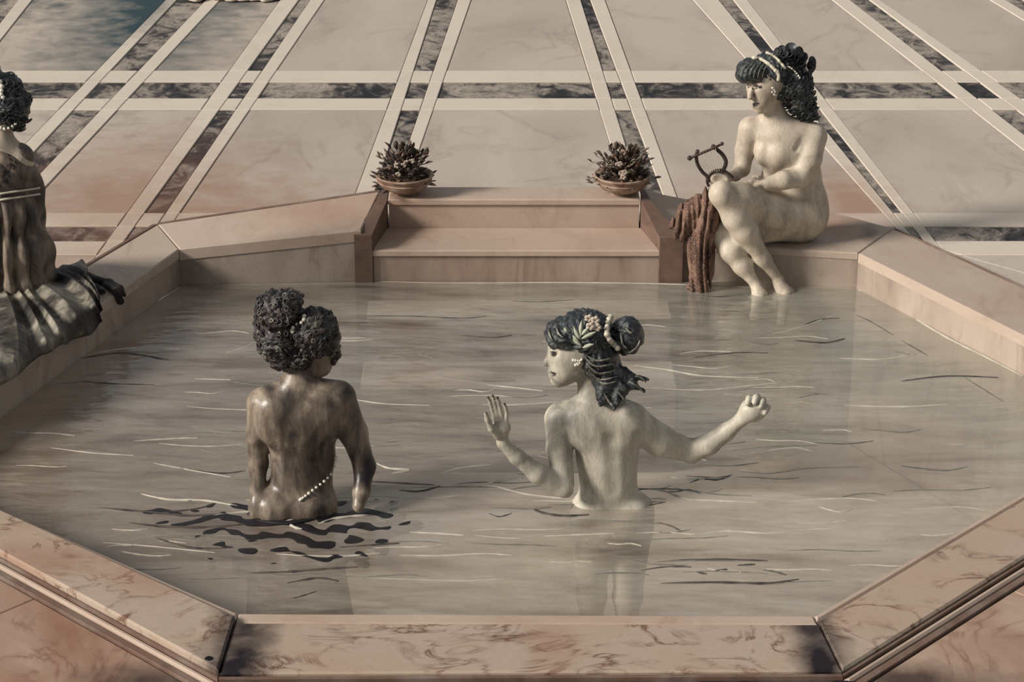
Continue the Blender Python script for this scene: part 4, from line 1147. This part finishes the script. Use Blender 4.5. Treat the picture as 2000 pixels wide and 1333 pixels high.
def flower_bowl(px, label, seed, wts, dark_right):
    c = Vector((PY(px, 368, 11.27).x, 11.30, zt))
    t = tag(empty('flower_bowl', c), label, 'planter', 'flower bowls beside the steps')
    R_ = .135
    prof = [(.060,0),(.066,.003),(.066,.008),(.056,.012),(.075,.016),(.112,.034),(.136,.062),(.143,.090),(.150,.094),(.151,.102),(.142,.105),(.135,.100),(.130,.085)]
    V, F = lathe(prof, c, 40); mesh_obj('bowl', V, F, M['bowl'], t, True)
    V, F = lathe([(.126,.086),(.10,.097),(.05,.104),(.002,.106)], c, 24); mesh_obj('soil', V, F, M['soil'], t, True)
    V, F = tube([c+Vector((.1385*math.cos(a), .1385*math.sin(a), .070)) for a in [2*PI*k/40 for k in range(40)]], .005, 6, closed=True); mesh_obj('moulding', V, F, M['bowl'], t, True)
    g = random.Random(seed); SV, SF = [], []; BV_, BF_ = [], []
    for i in range(150):
        a = g.uniform(0, 2*PI); el = math.radians(g.uniform(2, 88)); rad = g.uniform(.55, 1.0)
        d = Vector((math.cos(a)*math.cos(el), math.sin(a)*math.cos(el)*.8, math.sin(el)))
        tip = c + Vector((0,0,.095)) + Vector((d.x*.185*rad, d.y*.17*rad, d.z*.150*rad - (.06 if el < .45 else 0)*rad))
        root = c + Vector((d.x*.05, d.y*.05, .098))
        mid = root.lerp(tip, .5) + Vector((0,0,.022))
        tube([root, mid, tip], [.0022,.0018,.0012], 5, 1.0, SV, SF)
        right = d.x > .1
        w = wts[1] if (right == dark_right) else wts[0]
        k = 0 if g.random() < w else (g.choice((1,2)) if dark_right and px < 1000 else g.choice((1,2,2,2)))
        for j in range(2 if i % 2 else 1):
            o = bpy.data.objects.new('leaf', LM[k]); COL.objects.link(o); o.parent = t
            o.location = (tip if j == 0 else mid) - c
            dv = (d + Vector((g.uniform(-.6,.6), g.uniform(-.6,.2), g.uniform(-.2,.7)))).normalized()
            o.rotation_mode = 'QUATERNION'
            o.rotation_quaternion = dv.to_track_quat('Z', 'Y') ; s_ = g.uniform(.9, 1.5); o.scale = (s_, s_, s_)
    mesh_obj('stem', SV, SF, M['leaf_a'], t, True)
    for i in range(7):
        a = g.uniform(PI, 2*PI); b = c + Vector((math.cos(a)*.09*g.random(), -.06-.05*g.random(), .12+.08*g.random())); V, F = [], []
        for k in range(5):
            q = 2*PI*k/5; ball(b+Vector((math.cos(q)*.009, -.002, math.sin(q)*.009)), .0075, V, F, (1,.5,1))
        mesh_obj('blossom', V, F, M['bloom'], t, True)
    return t
flower_bowl(790, 'round stone bowl of dark russet foliage left of the steps', 3, (.35,.75), True)
flower_bowl(1216, 'round stone bowl of paler foliage right of the steps, near the seated woman', 8, (.3,.15), True)

# ================================================================ robed woman at the left edge
f4 = Fig(P(10, 572, ZR).y, .6); p4 = f4.p; Y4 = f4.Y
M['robe'] = skin_mat('striped_robe', srgb(90,80,72), srgb(34,30,32), srgb(164,146,126), .9, .5)
M['robe_low'] = skin_mat('charcoal_robe', srgb(82,77,70), srgb(28,26,28), srgb(168,160,144), .9, .5)
lo, hi = box(f4, -110, 145, 115, 600, -.28, .42)
F = Field(lo, hi, .005)
E = lambda j, r, **k: f4.ell(F, j, r, **k)
E((8,205,.02), (38,48,44), k=.02); E((-14,225,.03), (28,34,32), k=.02); f4.chain(F, [(-30,218,.02),(-38,226,.02)], [7,5], .01)
f4.chain(F, [(6,235,.03),(2,262,.02),(-2,290,.01)], [20,20,26], .02)
f4.chain(F, [(-60,300,.0),(-2,285,.0),(38,306,.0)], [24,28,24], .03)
E((-8,340,.0), (62,42,60), k=.04); E((-2,410,.0), (60,44,70), k=.04); E((0,500,.02), (82,62,60), k=.05)
f4.chain(F, [(38,310,.0),(58,360,.06),(60,420,.14)], [24,20,16], .02); f4.chain(F, [(60,420,.14),(20,445,.26)], [16,12], .02)
f4.chain(F, [(-62,305,.0),(-84,360,.04),(-84,420,.08)], [24,20,16], .02); f4.chain(F, [(-84,420,.08),(-60,450,.22)], [16,12], .02)
f4.chain(F, [(20,520,.04),(-60,520,.26),(-100,530,.36)], [44,34,26], .03)
b4, V4 = add_field('person', F, M['skin3'], None, tuple(p4((0,560))), 2)
tag(b4, 'robed woman with a dark chignon sitting at the left edge, seen from behind', 'person')
lo, hi = box(f4, -60, 130, 70, 275, -.20, .22)
F = Field(lo, hi, .004)
E((20,205,-.01), (38,44,42), k=.02); E((30,232,.0), (22,34,22), k=.02); E((12,170,.0), (30,40,26), k=.02); E((-12,158,-.02), (26,30,24), k=.01)
F.warp(hair_wave(p4((10,200))[0], p4((10,200))[2], 20, .0035, 4))
h4, HV4 = add_field('hair', F, M['hair2'], b4, None, 0)
OV, OF = curls(HV4, 60, .020, .0040, 41, lambda p: p[1] < Y4+.03); tag(mesh_obj('curls', OV, OF, M['hair2'], h4, True), kind='stuff')
beads_on('hair_pearls', HV4, f4, [(0,160),(4,172),(2,182),(6,190)], .011, 5, M['pearl'], h4)
beads_on('hair_pearls', HV4, f4, [(2,250),(12,252),(22,248),(30,242)], .008, 5, M['pearl'], h4)
# robe
lo, hi = box(f4, -130, 260, 125, 600, -.36, .44)
F = Field(lo, hi, .0048)
E((-8,338,.0), (69,48,60), k=.04); E((-2,410,.0), (72,52,74), k=.04); E((8,490,.02), (92,68,66), k=.04); E((5,540,.03), (100,80,34), k=.04)
f4.chain(F, [(-60,302,.0),(-2,296,.0),(34,308,.0)], [26,24,24], .03)
f4.chain(F, [(38,310,.0),(62,366,.05),(60,430,.13)], [25,23,20], .02)
f4.chain(F, [(-62,305,.0),(-86,360,.04),(-84,430,.08)], [26,23,20], .02)
f4.chain(F, [(10,530,.04),(-60,525,.26),(-104,535,.36)], [56,44,34], .03)
c4 = p4((0,420)); zb4 = p4((0,372))[2]
def rf(x, y, z):
    a = np.arctan2(x-c4[0], -(y-c4[1])); low = z < zb4
    lowf = .022*(1-2*np.abs(np.sin(a*7+1.5*np.sin(z*6)+z*3.5))**.7)+.004*np.sin(a*23+z*11)
    upf = .010*(1-2*np.abs(np.sin((x-c4[0])*32+(z-zb4)*30)))
    return np.where(low, lowf*np.clip((zb4-z)*9, .2, 1), upf*np.clip((z-zb4)*9, .15, 1))
F.warp(rf)
E((0,262,-.02), (24,34,22), k=.01, op='-')
VR, QR = F.mesh(); VR = smoothv(VR, QR, 1, .4)
rb = mesh_obj('robe', VR, QR, M['robe'], b4, True)
gg = random.Random(2); spots = []
for i in range(34):
    t = gg.random(); x = 34-30*t+gg.uniform(-9,10); y = 285+75*t+gg.uniform(-4,6); q = np.array(surf(VR, f4, x, y, 0)); e = q+np.array([gg.uniform(-.008,.008), 0, -.010])
    spots.append((q, e, .0052, .95))
for i in range(10):
    x = 4+i*7.5; y = 385-i*2.0; q = np.array(surf(VR, f4, x, y, 0)); spots.append((q, q+np.array([.010,0,.004]), .006, .9))
paint(rb, VR, spots)
for o in (0, 12):
    q = [surf(VR, f4, x, 379+o-x*.15, .004) for x in range(-2, 80, 4)]
    V, F_ = tube(q, .0055, 6); mesh_obj('belt', V, F_, M['ribbon'], rb, True)
# lower skirt and mantle spread over the rim and down into the pool
wd = (IL-I1); wd.z = 0; wd.normalize(); wn = Vector((-wd.y, wd.x, 0)); wn = wn if wn.dot(Vector((0,9,0))-I1) > 0 else -wn
def on_rim(px, py, lift=.03):
    """on the rim top, or on the pool wall where the pixel lies below the rim edge"""
    p = P(px, py, ZR+lift)
    if (p-I1).dot(wn) < .02: return np.array(p)
    d = ray(px, py); o = Vector((0,0,CH)); b = I1+wn*.03
    t = (b-o).dot(wn)/d.dot(wn); return np.array(o+d*t)
def rd(ch, r, k=.022, lift=.03):
    q = [on_rim(x, y, lift) for x, y in ch]
    for i in range(len(q)-1): F.cap(q[i], q[i+1], r[i]*f4.m, r[i+1]*f4.m, k)
top = catmull([Vector((x, y, 0)) for x, y in ((-70,560),(-20,566),(30,562),(70,548),(110,532),(150,522))], 8)
hem = catmull([Vector((x, y, 0)) for x, y in ((-90,815),(-40,780),(10,755),(60,718),(110,690),(150,672),(184,655),(192,625),(182,590),(172,560),(168,535))], 8)
nu, nv = 26, 170; SVt, SFt = [], []
def along(c, t): k = min(int(t*(len(c)-1)), len(c)-2); return c[k].lerp(c[k+1], t*(len(c)-1)-k)
on_n = (wn*.55+Vector((0,0,.85))).normalized()
for j in range(nv+1):
    v = j/nv; A, B = along(top, v), along(hem, v)
    ph = v*PI*9 + 1.3*math.sin(v*17)+.6
    for i in range(nu+1):
        u = i/nu
        sw = math.sin(ph + u*1.4*math.sin(v*9+1)); f = 1-abs(sw)**.75
        c = A.lerp(B, u); c.x += 10*math.sin(u*PI)*math.sin(v*11); c.y += (f-.5)*14*u
        q = Vector(on_rim(c.x, c.y, .012))
        hgt = .012 + .05*math.sin(PI*min(1, u*.85+.12)) + (.016+.052*u**.7)*f*(1-.35*u*u) + .004*math.sin(ph*3.1+u*5)
        SVt.append(q + on_n*hgt)
# fair the sheet where it bends over the rim
arr = np.array([tuple(v) for v in SVt]).reshape(nv+1, nu+1, 3)
for _ in range(3): arr[:,1:-1] = arr[:,1:-1]*.5 + (arr[:,:-2]+arr[:,2:])*.25
SVt = arr.reshape(-1, 3)
SFt = [[j*(nu+1)+i, j*(nu+1)+i+1, (j+1)*(nu+1)+i+1, (j+1)*(nu+1)+i] for j in range(nv) for i in range(nu)]
sk = mesh_obj('skirt', SVt, SFt, M['robe_low'], b4, True)
sm = sk.modifiers.new('thickness', 'SOLIDIFY'); sm.thickness = .007; sm.offset = -1
lo = np.min([on_rim(150,520), on_rim(250,620), on_rim(255,560)], 0)-.06; hi = np.max([on_rim(150,520), on_rim(250,620), on_rim(255,560)], 0)+.08; lo[2] = 0.02
F = Field(lo, hi, .0042)
rd([(168,535),(190,548),(214,553),(234,564),(243,577)], [6,8,8,7,4], .012, .02); rd([(206,556),(228,570),(234,590),(222,606)], [6,8,8,4], .012, .02); rd([(186,556),(205,575),(222,590)], [4,6,4], .01, .02)
M['sash'] = plain('dark_sash', srgb(52,46,44), .6, .3, .3, 20, srgb(28,25,27))
add_field('sash', F, M['sash'], b4, None, 1)

# ================================================================ white cloth hem at the top edge
M['hem'] = plain('white_hem', srgb(206,194,178), .7, .2, .15, 10, srgb(164,150,136))
lo = np.array(P(360,16,ZF))-.12; hi = np.array(P(600,-70,ZF))+.12; lo[2] = ZF-.003; hi[2] = ZF+.16
F = Field(lo, hi, .006); g = random.Random(6)
for i in range(9):
    x = 384+i*23; y = -7+g.uniform(-5,4)-(3 if i > 6 else 0); c = P(x, y, ZF+.012); F.ell(c, (.045+g.random()*.02, .10, .030+g.random()*.015), .012)
F.ell(P(480,-35,ZF+.02), (.30,.35,.055), .03)
x0h = P(480,0,ZF).x
F.warp(lambda x, y, z: .006*np.sin((x-x0h)*70+3*np.sin(y*4)))
F.cut_below(ZF+.001)
hm, _ = add_field('cloth_hem', F, M['hem'], None, tuple(P(480,-20,ZF)), 1)
tag(hm, 'scalloped white cloth hem lying on the paving at the top edge', 'cloth')
